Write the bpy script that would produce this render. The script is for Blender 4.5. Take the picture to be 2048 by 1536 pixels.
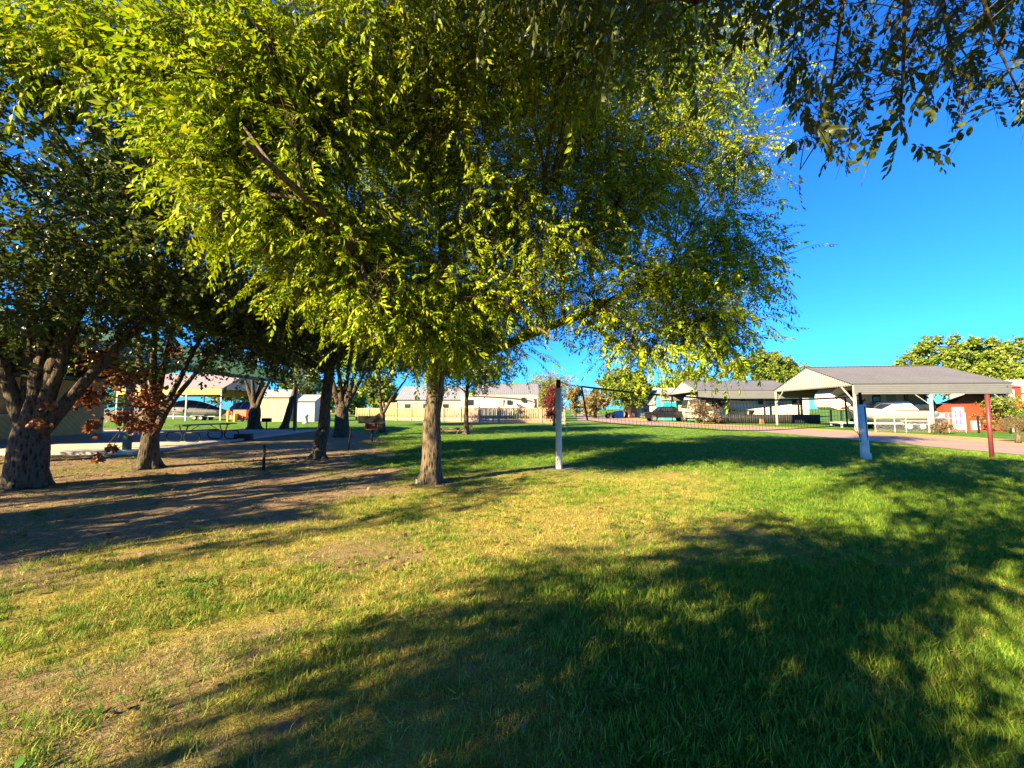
import bpy, math, random
import numpy as np
from mathutils import Vector, Matrix
for _o in list(bpy.data.objects): bpy.data.objects.remove(_o)
SC = bpy.context.scene
COL = SC.collection
R = math.radians

# ------------------------------------------------------------------ camera
CAM_H, FPX, PITCH = 1.6, 769.0, R(3.72)
cam = bpy.data.cameras.new('camera'); cam_o = bpy.data.objects.new('camera', cam); COL.objects.link(cam_o)
cam.sensor_width = 36; cam.sensor_fit = 'HORIZONTAL'; cam.lens = 36*FPX/2048
cam.clip_start = 0.05; cam.clip_end = 6000
cam_o.location = (0, 0, CAM_H); cam_o.rotation_euler = (R(90)+PITCH, 0, 0)
SC.camera = cam_o

# ------------------------------------------------------------------ sky and sun
SUN_EL, SHADOW_AZ = R(24), R(39)           # shadows run to the right and away
SH = np.array([math.cos(SHADOW_AZ), math.sin(SHADOW_AZ)])
world = bpy.data.worlds.new('World'); SC.world = world; world.use_nodes = True
wn = world.node_tree; wn.nodes.clear()
sky = wn.nodes.new('ShaderNodeTexSky'); sky.sky_type = 'NISHITA'; sky.sun_disc = False
sky.sun_elevation = SUN_EL; sky.sun_rotation = math.atan2(-SH[0], -SH[1])
sky.altitude = 200; sky.air_density = 1.0; sky.dust_density = 0.3; sky.ozone_density = 4.0
tint = wn.nodes.new('ShaderNodeMix'); tint.data_type = 'RGBA'; tint.blend_type = 'MULTIPLY'
tint.inputs[0].default_value = 1.0; tint.inputs[7].default_value = (0.06, 0.255, 0.50, 1)
bg = wn.nodes.new('ShaderNodeBackground'); bg.inputs[1].default_value = 0.13
wo = wn.nodes.new('ShaderNodeOutputWorld')
wn.links.new(sky.outputs[0], tint.inputs[6]); wn.links.new(tint.outputs[2], bg.inputs[0]); wn.links.new(bg.outputs[0], wo.inputs[0])
sun = bpy.data.lights.new('sun', 'SUN'); sun.energy = 5.0; sun.angle = R(0.5); sun.color = (1.0, 0.78, 0.42)
sun_o = bpy.data.objects.new('sun', sun); COL.objects.link(sun_o)
sd = Vector((SH[0]*math.cos(SUN_EL), SH[1]*math.cos(SUN_EL), -math.sin(SUN_EL)))
sun_o.rotation_euler = sd.to_track_quat('-Z', 'Y').to_euler(); sun_o.location = (-20, -16, 20)
vs = SC.view_settings
vs.view_transform = 'Standard'; vs.look = 'None'; vs.gamma = 1; vs.use_curve_mapping = False; vs.exposure = 2.42
cy = SC.cycles
cy.max_bounces = 6; cy.diffuse_bounces = 3; cy.glossy_bounces = 2; cy.transmission_bounces = 4; cy.transparent_max_bounces = 8
cy.caustics_reflective = False; cy.caustics_refractive = False
cy.use_denoising = True
try: cy.denoiser = 'OPENIMAGEDENOISE'
except Exception: pass
cy.sample_clamp_indirect = 6

# ------------------------------------------------------------------ photo pixel (2048x1536) <-> world
cp, sp = math.cos(PITCH), math.sin(PITCH)
def ray(u, v): a = 768-v; return np.array([u-1024, FPX*cp - a*sp, FPX*sp + a*cp])
def G(u, v, z=0.0):
    r = ray(u, v); t = (z-CAM_H)/r[2]; return Vector((r[0]*t, r[1]*t, z))
def P(u, v, Y):
    r = ray(u, v); t = Y/r[1]; return Vector((r[0]*t, Y, CAM_H + r[2]*t))
def to_px(p):
    p = np.asarray(p, float); d = p - np.array([0, 0, CAM_H])
    w = d[..., 1]*cp + d[..., 2]*sp; h = -d[..., 1]*sp + d[..., 2]*cp
    w = np.where(w < 0.05, np.nan, w)
    return 1024 + FPX*d[..., 0]/w, 768 - FPX*h/w
def inpoly(x, y, poly):
    r = np.zeros(x.shape, bool); n = len(poly)
    for i in range(n):
        (x0, y0), (x1, y1) = poly[i], poly[(i+1) % n]
        if y0 == y1: continue
        c = ((y0 > y) != (y1 > y)) & (x < (x1-x0)*(y-y0)/(y1-y0) + x0)
        r ^= c
    return r
# sunlit patches of lawn: foliage whose shadow would fall on one is thinned out (gaps in the crowns)
LIT = [
 ([(-300,1330),(0,1215),(150,1180),(330,1115),(600,1075),(860,1030),(1000,1000),(1130,975),(1300,932),(1600,922),(1690,938),(1600,962),(1650,985),(1500,1008),(1540,1030),(1400,1050),(1250,1065),(1130,1110),(900,1165),(820,1200),(600,1340),(380,1440),(250,1545),(-300,1700)], .985),
 ([(1600,1005),(1710,1010),(1700,1066),(1610,1052)], .95),
 ([(1715,980),(1790,996),(1800,1040),(1890,1085),(1800,1098),(1735,1065)], .95),
 ([(1975,1110),(2060,1090),(2060,1280),(1985,1185)], .95),
 ([(1930,1450),(2010,1465),(2060,1560),(1910,1560)], .95),
 ([(1480,1090),(1580,1096),(1560,1126),(1470,1112)], .9),
 ([(790,1365),(910,1305),(940,1330),(830,1390)], .9),
 ([(160,1052),(340,1022),(350,1032),(180,1062)], .95),
 ([(500,1012),(640,975),(820,962),(870,955),(860,972),(640,1002),(520,1026)], .9),
 ([(0,1150),(150,1112),(160,1120),(0,1160)], .9),
 ([(-60,918),(420,914),(520,920),(440,934),(380,944),(-60,948)], .97),
 ([(590,934),(720,917),(730,922),(600,942)], .9),
 ([(740,898),(860,886),(870,894),(750,908)], .9),
 ([(150,986),(215,982),(215,987),(150,992)],.9),
 ([(1780,890),(2100,905),(2100,925),(1790,902)], .97),
 ([(1330,855),(1700,868),(1700,876),(1400,868)], .97),
 ([(300,838),(700,838),(880,852),(860,862),(640,864),(300,862)], .97),
]
TANEL = math.tan(SUN_EL)
def sun_gap(p):
    """probability that a leaf spray at p is missing"""
    p = np.asarray(p, float)
    s = np.zeros_like(p); s[:, :2] = p[:, :2] + SH[None]*(p[:, 2:3]/TANEL)
    u, v = to_px(s); pr = np.zeros(len(p))
    ok = ~np.isnan(u); u = np.where(ok, u, -9e9); v = np.where(ok, v, -9e9)
    for poly, k in LIT: pr = np.maximum(pr, np.where(ok & inpoly(u, v, poly), k, 0))
    # narrow streaks of sun across the bare ground and small dapples elsewhere
    a = s[:, 0]*SH[0] + s[:, 1]*SH[1]; b = -s[:, 0]*SH[1] + s[:, 1]*SH[0]
    st = fbm(a*.22, b*1.5, 1.0, 501, 3); zone = (s[:, 0] < -1.2) & (s[:, 1] < 16) & (s[:, 1] > 0)
    pr = np.maximum(pr, np.where(zone, .97*sstep(.585, .63, st), 0))
    dp_ = fbm(a*.9, b*1.7, 1.0, 601, 3); pr = np.maximum(pr, np.where(~zone & (s[:, 1] < 13), .96*sstep(.645, .69, dp_), 0))
    return pr

# ------------------------------------------------------------------ objects
def link(o, parent=None):
    COL.objects.link(o)
    if parent is not None: o.parent = parent
    return o
def tag(o, label=None, cat=None, group=None, kind=None):
    if label: o['label'] = label
    if cat: o['category'] = cat
    if group: o['group'] = group
    if kind: o['kind'] = kind
    return o
def thing(name, label, cat, loc=(0,0,0), rz=0, group=None):
    o = bpy.data.objects.new(name, None); o.location = loc; o.rotation_euler = (0, 0, rz)
    o.empty_display_size = .2
    link(o); return tag(o, label, cat, group)
def np_mesh(name, V, F, mat=None, smooth=False):
    V = np.ascontiguousarray(V, np.float32); F = np.ascontiguousarray(F, np.int32)
    me = bpy.data.meshes.new(name); k = F.shape[1]
    me.vertices.add(len(V)); me.vertices.foreach_set('co', V.ravel())
    me.loops.add(F.size); me.loops.foreach_set('vertex_index', F.ravel())
    me.polygons.add(len(F)); me.polygons.foreach_set('loop_start', np.arange(0, F.size, k, dtype=np.int32))
    me.polygons.foreach_set('loop_total', np.full(len(F), k, np.int32))
    if smooth: me.polygons.foreach_set('use_smooth', np.ones(len(F), bool))
    me.update(calc_edges=True)
    if mat: me.materials.append(mat)
    return me
def np_obj(name, V, F, mat, parent=None, smooth=False):
    return link(bpy.data.objects.new(name, np_mesh(name, V, F, mat, smooth)), parent)

class MB:
    def __init__(s): s.v = []; s.f = []
    def add(s, vs, fs):
        b = len(s.v); s.v += [tuple(p) for p in vs]; s.f += [tuple(i+b for i in f) for f in fs]; return s
    def box(s, x0, x1, y0, y1, z0, z1):
        return s.add([(x0,y0,z0),(x1,y0,z0),(x1,y1,z0),(x0,y1,z0),(x0,y0,z1),(x1,y0,z1),(x1,y1,z1),(x0,y1,z1)],
                     [(0,3,2,1),(4,5,6,7),(0,1,5,4),(1,2,6,5),(2,3,7,6),(3,0,4,7)])
    def bar(s, a, b, w, h, up=(0,0,1)):
        a = Vector(a); b = Vector(b); d = (b-a).normalized(); u = Vector(up)
        if abs(d.dot(u)) > .98: u = Vector((0,1,0))
        x = d.cross(u).normalized(); y = x.cross(d)
        q = []
        for p in (a, b):
            for i, j in ((-1,-1),(1,-1),(1,1),(-1,1)): q.append(p + x*(i*w/2) + y*(j*h/2))
        return s.add(q, [(0,1,2,3),(7,6,5,4),(0,4,5,1),(1,5,6,2),(2,6,7,3),(3,7,4,0)])
    def tube(s, pts, rad, n=8, cap=True, wob=0, seed=0):
        rg = random.Random(seed); pts = [Vector(p) for p in pts]
        if not hasattr(rad, '__len__'): rad = [rad]*len(pts)
        rings = []; x = None
        for i, p in enumerate(pts):
            d = (pts[min(i+1, len(pts)-1)] - pts[max(i-1, 0)])
            d = d.normalized() if d.length > 1e-9 else Vector((0,0,1))
            if x is None:
                x = d.cross(Vector((0,1,0)) if abs(d.y) < .9 else Vector((1,0,0))).normalized()
            else:
                x = (x - d*x.dot(d)).normalized()
            y = d.cross(x); b = len(s.v); rings.append(b)
            for k in range(n):
                a = 2*math.pi*k/n; r = rad[i]*(1 + wob*(rg.random()-.5)*2)
                s.v.append(tuple(p + x*(math.cos(a)*r) + y*(math.sin(a)*r)))
        for i in range(len(rings)-1):
            a, b = rings[i], rings[i+1]
            for k in range(n): s.f.append((a+k, a+(k+1)%n, b+(k+1)%n, b+k))
        if cap:
            s.f.append(tuple(rings[0]+k for k in range(n))[::-1]); s.f.append(tuple(rings[-1]+k for k in range(n)))
        return s
    def cyl(s, a, b, r0, r1=None, n=12): return s.tube([a, b], [r0, r0 if r1 is None else r1], n)
    def poly(s, pts2, fn, t):
        """extrude polygon (list of 2D) : fn(a,b,h) -> 3D, h from 0 to t"""
        n = len(pts2); vs = [fn(a, b, 0) for a, b in pts2] + [fn(a, b, t) for a, b in pts2]
        fs = [tuple(range(n))[::-1], tuple(range(n, 2*n))] + [(i, (i+1)%n, (i+1)%n+n, i+n) for i in range(n)]
        return s.add(vs, fs)
    def prof(s, xz, hw):
        """side profile (x,z) mirrored to y = +-hw(x,z)"""
        n = len(xz); h = hw if callable(hw) else (lambda x, z: hw)
        vs = [(x, -h(x,z), z) for x, z in xz] + [(x, h(x,z), z) for x, z in xz]
        fs = [tuple(range(n)), tuple(range(n, 2*n))[::-1]] + [((i+1)%n, i, i+n, (i+1)%n+n) for i in range(n)]
        return s.add(vs, fs)
    def ribs(s, O, U, W, w, pitch, depth, N, h0, h1, frac=.35):
        """ribbed sheet: runs along U for w metres, each line from h0(u) to h1(u) along W; ribs stand out along N"""
        O = Vector(O); U = Vector(U).normalized(); W = Vector(W).normalized(); N = Vector(N).normalized()
        us = []; n = max(1, round(w/pitch)); p = w/n
        for i in range(n):
            b = i*p
            us += [(b,0), (b+p*(1-frac),0), (b+p*(1-frac*.75),1), (b+p*(1-frac*.25),1)]
        us.append((w,0)); b = len(s.v)
        for u, k in us:
            for hh in (h0(u), h1(u)): s.v.append(tuple(O + U*u + W*hh + N*(depth*k)))
        for i in range(len(us)-1): s.f.append((b+2*i, b+2*i+2, b+2*i+3, b+2*i+1))
        return s
    def loft(s, secs):
        n = len(secs[0]); b = len(s.v)
        for q in secs: s.v += [tuple(p) for p in q]
        for i in range(len(secs)-1):
            for k in range(n-1):
                a = b+i*n+k; s.f.append((a, a+1, a+n+1, a+n))
        return s
    def build(s, name, mat, parent=None, smooth=False, bevel=0):
        me = bpy.data.meshes.new(name); me.from_pydata([tuple(p) for p in s.v], [], s.f); me.update()
        if smooth:
            me.polygons.foreach_set('use_smooth', [True]*len(me.polygons))
        me.materials.append(mat)
        o = link(bpy.data.objects.new(name, me), parent)
        if bevel:
            m = o.modifiers.new('bevel', 'BEVEL'); m.width = bevel; m.segments = 2; m.limit_method = 'ANGLE'
        return o
def copy_tree(o, parent=None):
    c = o.copy(); link(c, parent)
    for ch in list(o.children): copy_tree(ch, c)
    return c

# ------------------------------------------------------------------ materials
def nodes(name):
    m = bpy.data.materials.new(name); m.use_nodes = True; nt = m.node_tree; nt.nodes.clear()
    out = nt.nodes.new('ShaderNodeOutputMaterial'); return m, nt, out
def ramp(nt, fac, stops):
    r = nt.nodes.new('ShaderNodeValToRGB'); e = r.color_ramp.elements
    while len(e) < len(stops): e.new(.5)
    for k, (p, c) in enumerate(stops): e[k].position = p; e[k].color = (*c, 1) if len(c) == 3 else c
    nt.links.new(fac, r.inputs[0]); return r.outputs[0]
def noise(nt, vec, scale, detail=4, rough=.6):
    n = nt.nodes.new('ShaderNodeTexNoise'); n.inputs['Scale'].default_value = scale
    n.inputs['Detail'].default_value = detail; n.inputs['Roughness'].default_value = rough
    if vec is not None: nt.links.new(vec, n.inputs['Vector'])
    return n.outputs[0]
def mixc(nt, fac, a, b, blend='MIX'):
    m = nt.nodes.new('ShaderNodeMix'); m.data_type = 'RGBA'; m.blend_type = blend
    for s, x in ((0, fac), (6, a), (7, b)):
        if hasattr(x, 'links'): nt.links.new(x, m.inputs[s])
        else: m.inputs[s].default_value = x if s == 0 else (*x, 1)
    return m.outputs[2]
def math_(nt, op, a, b=0.0, clamp=False):
    m = nt.nodes.new('ShaderNodeMath'); m.operation = op; m.use_clamp = clamp
    for i, x in enumerate((a, b)):
        if hasattr(x, 'links'): nt.links.new(x, m.inputs[i])
        else: m.inputs[i].default_value = x
    return m.outputs[0]
def bump(nt, h, strength, dist=.02):
    b = nt.nodes.new('ShaderNodeBump'); b.inputs['Strength'].default_value = strength; b.inputs['Distance'].default_value = dist
    nt.links.new(h, b.inputs['Height']); return b.outputs[0]
def princ(nt, out, col, rough=.6, nrm=None, metal=0, spec=.4):
    p = nt.nodes.new('ShaderNodeBsdfPrincipled'); p.inputs['Roughness'].default_value = rough
    p.inputs['Metallic'].default_value = metal; p.inputs['Specular IOR Level'].default_value = spec
    if hasattr(col, 'links'): nt.links.new(col, p.inputs['Base Color'])
    else: p.inputs['Base Color'].default_value = (*col, 1)
    if nrm is not None: nt.links.new(nrm, p.inputs['Normal'])
    if out is not None: nt.links.new(p.outputs[0], out.inputs[0])
    return p
_PM = {}
def pm(name, col, rough=.6, var=.18, scale=3.0, bmp=.15, metal=0, spec=.4, stretch=None):
    """painted / metal / wood surface with blotchy wear"""
    if name in _PM: return _PM[name]
    m, nt, out = nodes(name); tc = nt.nodes.new('ShaderNodeTexCoord'); v = tc.outputs['Object']
    if stretch:
        mp = nt.nodes.new('ShaderNodeMapping'); mp.inputs['Scale'].default_value = stretch; nt.links.new(v, mp.inputs[0]); v = mp.outputs[0]
    a = noise(nt, v, scale, 5, .65); b = noise(nt, v, scale*9, 3, .6)
    k = math_(nt, 'ADD', math_(nt, 'MULTIPLY', a, .7), math_(nt, 'MULTIPLY', b, .3))
    lo = tuple(c*(1-var*1.4) for c in col); hi = tuple(min(1, c*(1+var)) for c in col)
    c = ramp(nt, k, [(.3, lo), (.7, hi)])
    princ(nt, out, c, rough, bump(nt, b, bmp, .01) if bmp else None, metal, spec)
    _PM[name] = m; return m
def glass(name, col=(.02,.025,.03)):
    if name in _PM: return _PM[name]
    m, nt, out = nodes(name); princ(nt, out, col, .08, None, 0, .6); _PM[name] = m; return m
def leafmat(name, cols, trans=.35, tcol=None, rough=.45, spec=.35):
    m, nt, out = nodes(name)
    g = nt.nodes.new('ShaderNodeNewGeometry')
    n = len(cols); c = ramp(nt, g.outputs['Random Per Island'], [((i+.5)/n, cols[i]) for i in range(n)])
    p = princ(nt, None, c, rough, None, 0, spec)
    t = nt.nodes.new('ShaderNodeBsdfTranslucent')
    if tcol: nt.links.new(mixc(nt, 1.0, c, tcol, 'MULTIPLY'), t.inputs[0])
    else: nt.links.new(c, t.inputs[0])
    x = nt.nodes.new('ShaderNodeMixShader'); x.inputs[0].default_value = trans
    nt.links.new(p.outputs[0], x.inputs[1]); nt.links.new(t.outputs[0], x.inputs[2]); nt.links.new(x.outputs[0], out.inputs[0])
    return m
def barkmat(name, dark, light, lichen=None):
    m, nt, out = nodes(name); tc = nt.nodes.new('ShaderNodeTexCoord')
    mp = nt.nodes.new('ShaderNodeMapping'); mp.inputs['Scale'].default_value = (1, 1, .22); nt.links.new(tc.outputs['Object'], mp.inputs[0])
    a = noise(nt, mp.outputs[0], 26, 6, .7); vo = nt.nodes.new('ShaderNodeTexVoronoi'); vo.inputs['Scale'].default_value = 22
    nt.links.new(mp.outputs[0], vo.inputs['Vector'])
    k = math_(nt, 'MULTIPLY', a, math_(nt, 'ADD', vo.outputs[0], .55))
    c = ramp(nt, k, [(.33, dark), (.55, light)])
    if lichen:
        l = noise(nt, tc.outputs['Object'], 9, 5, .75); c = mixc(nt, math_(nt, 'MULTIPLY', ramp(nt, l, [(.56, (0,0,0)), (.64, (1,1,1))]), .6), c, lichen)
    princ(nt, out, c, .9, bump(nt, k, 1.0, .03), 0, .15); return m

M = {}
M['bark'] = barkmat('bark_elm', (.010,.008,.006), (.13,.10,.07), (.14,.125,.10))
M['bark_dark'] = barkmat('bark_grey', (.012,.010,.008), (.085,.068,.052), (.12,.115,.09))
M['twig'] = pm('twig', (.075,.055,.03), .95, .3, 6)
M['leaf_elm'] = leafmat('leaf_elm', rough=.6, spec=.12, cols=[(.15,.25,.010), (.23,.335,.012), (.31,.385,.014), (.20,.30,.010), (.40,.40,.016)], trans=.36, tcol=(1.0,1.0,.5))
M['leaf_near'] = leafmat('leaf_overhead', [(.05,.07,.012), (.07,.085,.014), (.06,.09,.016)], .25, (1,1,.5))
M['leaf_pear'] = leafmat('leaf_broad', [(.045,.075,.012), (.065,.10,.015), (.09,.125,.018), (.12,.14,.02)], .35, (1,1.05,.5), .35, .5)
M['leaf_dead'] = leafmat('leaf_dead', [(.12,.03,.012), (.17,.05,.018), (.26,.10,.03), (.08,.022,.01)], .3)
M['leaf_far'] = leafmat('leaf_far', [(.06,.11,.012), (.10,.155,.016), (.15,.20,.02), (.20,.24,.03)], .2)
M['leaf_willow'] = leafmat('leaf_willow', [(.16,.18,.03), (.20,.21,.04), (.24,.22,.05)], .25)
M['leaf_brown'] = leafmat('leaf_brownish', [(.17,.13,.045), (.22,.16,.06), (.13,.12,.04)], .2)
M['leaf_red'] = leafmat('leaf_red', [(.08,.012,.015), (.12,.015,.02), (.05,.012,.014), (.25,.02,.02)], .2)
M['leaf_rust'] = leafmat('leaf_rust', [(.16,.09,.05), (.20,.10,.07), (.11,.10,.04), (.12,.13,.04)], .2)
M['leaf_topiary'] = leafmat('leaf_topiary', [(.14,.10,.05), (.18,.13,.06), (.11,.10,.04)], .15)
M['twig_bare'] = pm('twig_bare', (.38,.28,.26), .9, .2, 3)
M['white'] = pm('white_paint', (.46,.45,.43), .5, .06, 1.5, .05)
M['white_rv'] = pm('white_gelcoat', (.45,.43,.385), .3, .05, .8, .02, 0, .5)
M['cream'] = pm('cream_panel', (.30,.28,.235), .45, .07, 1, .04)
M['metal_roof'] = pm('grey_roof_metal', (.115,.115,.125), .6, .10, .6, .05, .1)
M['metal_fascia'] = pm('fascia_metal', (.15,.155,.165), .45, .10, .8, .05, .2)
M['metal_gable'] = pm('gable_metal', (.20,.19,.185), .5, .08, .8, .05)
M['metal_white'] = pm('white_metal', (.32,.315,.31), .45, .06, .8, .04)
M['steel'] = pm('galvanised_steel', (.55,.55,.55), .4, .15, 5, .05, .5)
M['black_metal'] = pm('black_metal', (.014,.014,.015), .75, .3, 6, .1, 0, .15)
M['rubber'] = pm('tyre_rubber', (.025,.025,.026), .85, .2, 6)
M['glass'] = glass('dark_glass')
M['black'] = pm('black_gloss', (.012,.012,.014), .18, .1, 2, 0, 0, .6)
M['chrome'] = pm('chrome', (.7,.7,.72), .15, .05, 2, 0, .9)

# ================================================================== GROUND
def vnoise(x, y, seed=0):
    xi = np.floor(x).astype(np.int64); yi = np.floor(y).astype(np.int64); fx = x-xi; fy = y-yi
    def h(a, b):
        n = (a*374761393 + b*668265263 + seed*974711) & 0x7fffffff
        n = ((n ^ (n >> 13))*1274126177) & 0x7fffffff
        return ((n ^ (n >> 16)) & 0xffff)/65535.0
    sx = fx*fx*(3-2*fx); sy = fy*fy*(3-2*fy)
    a = h(xi, yi)*(1-sx) + h(xi+1, yi)*sx; b = h(xi, yi+1)*(1-sx) + h(xi+1, yi+1)*sx
    return a*(1-sy) + b*sy
def fbm(x, y, s, seed=0, o=4):
    r = 0; a = .5; t = 0
    for i in range(o): r = r + a*vnoise(x*s, y*s, seed+i*17); t += a; a *= .5; s *= 2.1
    return r/t
def sstep(a, b, x): t = np.clip((x-a)/(b-a), 0, 1); return t*t*(3-2*t)
def bare(x, y):
    xb = np.interp(y, [-5,0,3.3,5.1,5.8,7.4,8.7,12,16,20,25,30,34], [-3.4,-3.6,-4.3,-4.5,-3.8,-2.6,-2.5,-4.2,-5.4,-6.8,-9.5,-13,-60])
    n = fbm(x, y, .9, 3) - .5
    d = sstep(-1.6, 1.5, xb - x + n*4.5)
    # bare patches in the near lawn, drawn out along the light
    a = x*.75 + y*.66; b = -x*.66 + y*.75
    pt = fbm(a*.55, b*1.5, 1.1, 11)
    near = sstep(3.2, -.8, x)*sstep(7.5, 4.0, y)
    d2 = sstep(.50, .68, pt + .06*sstep(-.5, -2.4, x)*sstep(3.6, 2.0, y))*near*.6
    d3 = sstep(.57, .75, fbm(x, y, 1.3, 23))*.45*sstep(10, 4, y)
    r = np.hypot(x-1.28, (y-10.5)*1.6); d4 = sstep(1.0, .4, r + n*.6)
    r2 = np.hypot(x+1.75, y-8.35); d5 = sstep(.75, .3, r2 + n*.5)
    return np.clip(np.maximum.reduce([d, d2, d3, d4, d5]), 0, 1)
def lush(x, y):
    n = fbm(x, y, .5, 41) - .5
    a = sstep(2.5, 5.5, x + n*3 - .12*(y-5)) ; b = sstep(8.2, 11.5, y + n*3)
    c = .75*sstep(-.8, 1.2, x)*sstep(5.5, 3.2, y)  # near right turned greener to put the shaded lawn's tone into its colour
    return np.clip(np.maximum.reduce([a, b, c]) + n*.25, 0, 1)
def relief(x, y):
    k = sstep(15, 11, y)*sstep(13, 10, np.abs(x))
    return k*((fbm(x, y, 2.2, 5) - .5)*.05 + (fbm(x, y, .5, 9)-.5)*.06) - .012*k
def axis(lo, hi, step, far, g):
    c = list(np.arange(lo, hi, step)); s = step; v = c[-1]
    while v < far: s *= g; v += s; c.append(v)
    s = step; v = c[0]
    while v > -far: s *= g; v -= s; c.insert(0, v)
    return np.array(c)
gx = axis(-9, 11, .1, 3000, 1.16); gy = axis(.8, 13.5, .1, 3000, 1.16)
XX, YY = np.meshgrid(gx, gy); V = np.stack([XX.ravel(), YY.ravel(), relief(XX, YY).ravel()], 1)
nx, ny = len(gx), len(gy); ii = (np.arange(ny-1)[:, None]*nx + np.arange(nx-1)[None]).ravel()
F = np.stack([ii, ii+1, ii+nx+1, ii+nx], 1)
m, nt, out = nodes('ground_soil_and_turf')
tc = nt.nodes.new('ShaderNodeTexCoord'); ob = tc.outputs['Object']
at = nt.nodes.new('ShaderNodeAttribute'); at.attribute_name = 'bare'; al = nt.nodes.new('ShaderNodeAttribute'); al.attribute_name = 'lush'
n1 = noise(nt, ob, 1.3, 5); n2 = noise(nt, ob, 14, 6, .7); n3 = noise(nt, ob, 70, 4, .7); n4 = noise(nt, ob, 5, 5, .65)
sand = ramp(nt, n2, [(.25, (.11,.075,.04)), (.5, (.235,.175,.10)), (.75, (.36,.275,.165))])
sand = mixc(nt, math_(nt, 'MULTIPLY', ramp(nt, n4, [(.46, (0,0,0)), (.62, (1,1,1))]), .55), sand, (.13,.085,.04))
thatch = ramp(nt, n3, [(.25, (.12,.10,.03)), (.5, (.30,.25,.06)), (.8, (.44,.36,.10))])
turf = ramp(nt, n3, [(.25, (.025,.075,.012)), (.5, (.06,.16,.02)), (.8, (.13,.25,.03))])
turf = mixc(nt, ramp(nt, n1, [(.35, (0,0,0)), (.7, (.45,.45,.45))]), turf, (.19,.26,.035))
gr = mixc(nt, al.outputs['Fac'], thatch, turf)
edge = math_(nt, 'ADD', at.outputs['Fac'], math_(nt, 'MULTIPLY', math_(nt, 'SUBTRACT', n2, .5), .7), True)
col = mixc(nt, ramp(nt, edge, [(.35, (0,0,0)), (.65, (1,1,1))]), gr, sand)
hh = math_(nt, 'ADD', n2, math_(nt, 'MULTIPLY', n3, .6))
princ(nt, out, col, .95, bump(nt, hh, .9, .05), 0, .1)
M['ground'] = m
ground = np_obj('ground', V, F, m, None, True); tag(ground, kind='structure')
for nm, fn in (('bare', bare), ('lush', lush)):
    a = ground.data.attributes.new(nm, 'FLOAT', 'POINT'); a.data.foreach_set('value', fn(XX, YY).ravel().astype(np.float32))

# road, verges, slab
def sheet(name, pts, z, mat, res=None):
    o = MB().add([(x, y, z) for x, y in pts], [tuple(range(len(pts)))]).build(name, mat); tag(o, kind='structure'); return o
m, nt, out = nodes('pink_asphalt'); tc = nt.nodes.new('ShaderNodeTexCoord')
a = noise(nt, tc.outputs['Object'], 60, 5, .7); b = noise(nt, tc.outputs['Object'], .7, 5)
c = mixc(nt, .4, ramp(nt, a, [(.3, (.24,.165,.135)), (.7, (.34,.24,.20))]), ramp(nt, b, [(.3, (.21,.15,.125)), (.7, (.38,.27,.22))]))
princ(nt, out, c, .9, bump(nt, a, .4, .01), 0, .2); M['road'] = m
m, nt, out = nodes('orange_dirt'); tc = nt.nodes.new('ShaderNodeTexCoord')
a = noise(nt, tc.outputs['Object'], 9, 6, .7); b = noise(nt, tc.outputs['Object'], .9, 5)
c = mixc(nt, ramp(nt, b, [(.52, (0,0,0)), (.66, (.8,.8,.8))]), ramp(nt, a, [(.3, (.34,.19,.09)), (.7, (.52,.32,.16))]), (.16,.17,.05))
princ(nt, out, c, .95, bump(nt, a, .6, .03), 0, .1); M['dirt'] = m
road = [(17.8,-30),(17.8,22),(17.5,27),(16.4,33),(13,42),(8.6,50.5),(10.5,62),(14,85),(19,125),(25,125),(20.5,80),(17.8,56),(17.6,46),(18.8,39),(21.2,33),(22.7,28),(22.7,-30)]
sheet('verge', [(22.4,-30),(22.4,28.5),(20.8,33.5),(18.4,39.5),(17.0,46.5),(17.2,56),(20,80),(24,80),(20.5,58),(20.0,48),(21.5,41),(23.5,36),(25.3,29),(26.2,22),(26,-30)], .004, M['dirt'])
sheet('road', road, .009, M['road'])
sheet('yard', [(-8,46),(7,43),(5,70),(-6,75)], .004, M['dirt'])
m, nt, out = nodes('concrete'); tc = nt.nodes.new('ShaderNodeTexCoord')
a = noise(nt, tc.outputs['Object'], 30, 5, .7); b = noise(nt, tc.outputs['Object'], .8, 5)
c = mixc(nt, .5, ramp(nt, a, [(.3, (.34,.32,.29)), (.7, (.46,.43,.39))]), ramp(nt, b, [(.3, (.28,.26,.24)), (.7, (.48,.46,.42))]))
princ(nt, out, c, .85, bump(nt, a, .3, .01), 0, .3); M['concrete'] = m

# ================================================================== GRASS (instanced tufts, nobody could count them)
rng = np.random.default_rng(7); random.seed(7)
def tuft(n, hmin, hmax, rad, w, bend, seed):
    rg = np.random.default_rng(seed); V = []; Fq = []
    for i in range(n):
        a = rg.random()*6.283; r = rad*math.sqrt(rg.random()); bx, by = r*math.cos(a), r*math.sin(a)
        h = hmin + (hmax-hmin)*rg.random()**1.5; d = a + rg.normal()*.9; bd = bend*(.4+rg.random())*h
        dx, dy = math.cos(d), math.sin(d); px, py = -dy*w/2, dx*w/2; b = len(V)
        mx, my = bx+dx*bd*.35, by+dy*bd*.35; tx, ty = bx+dx*bd, by+dy*bd
        hz = h*math.sqrt(max(.15, 1-min(.85, (bd/h)**2*.5)))
        V += [(bx-px,by-py,-.01),(bx+px,by+py,-.01),(mx+px*.8,my+py*.8,hz*.6),(mx-px*.8,my-py*.8,hz*.6),(tx+px*.1,ty+py*.1,hz),(tx-px*.1,ty-py*.1,hz)]
        Fq += [(b,b+1,b+2,b+3),(b+3,b+2,b+4,b+5)]
    return np.array(V), np.array(Fq)
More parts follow.
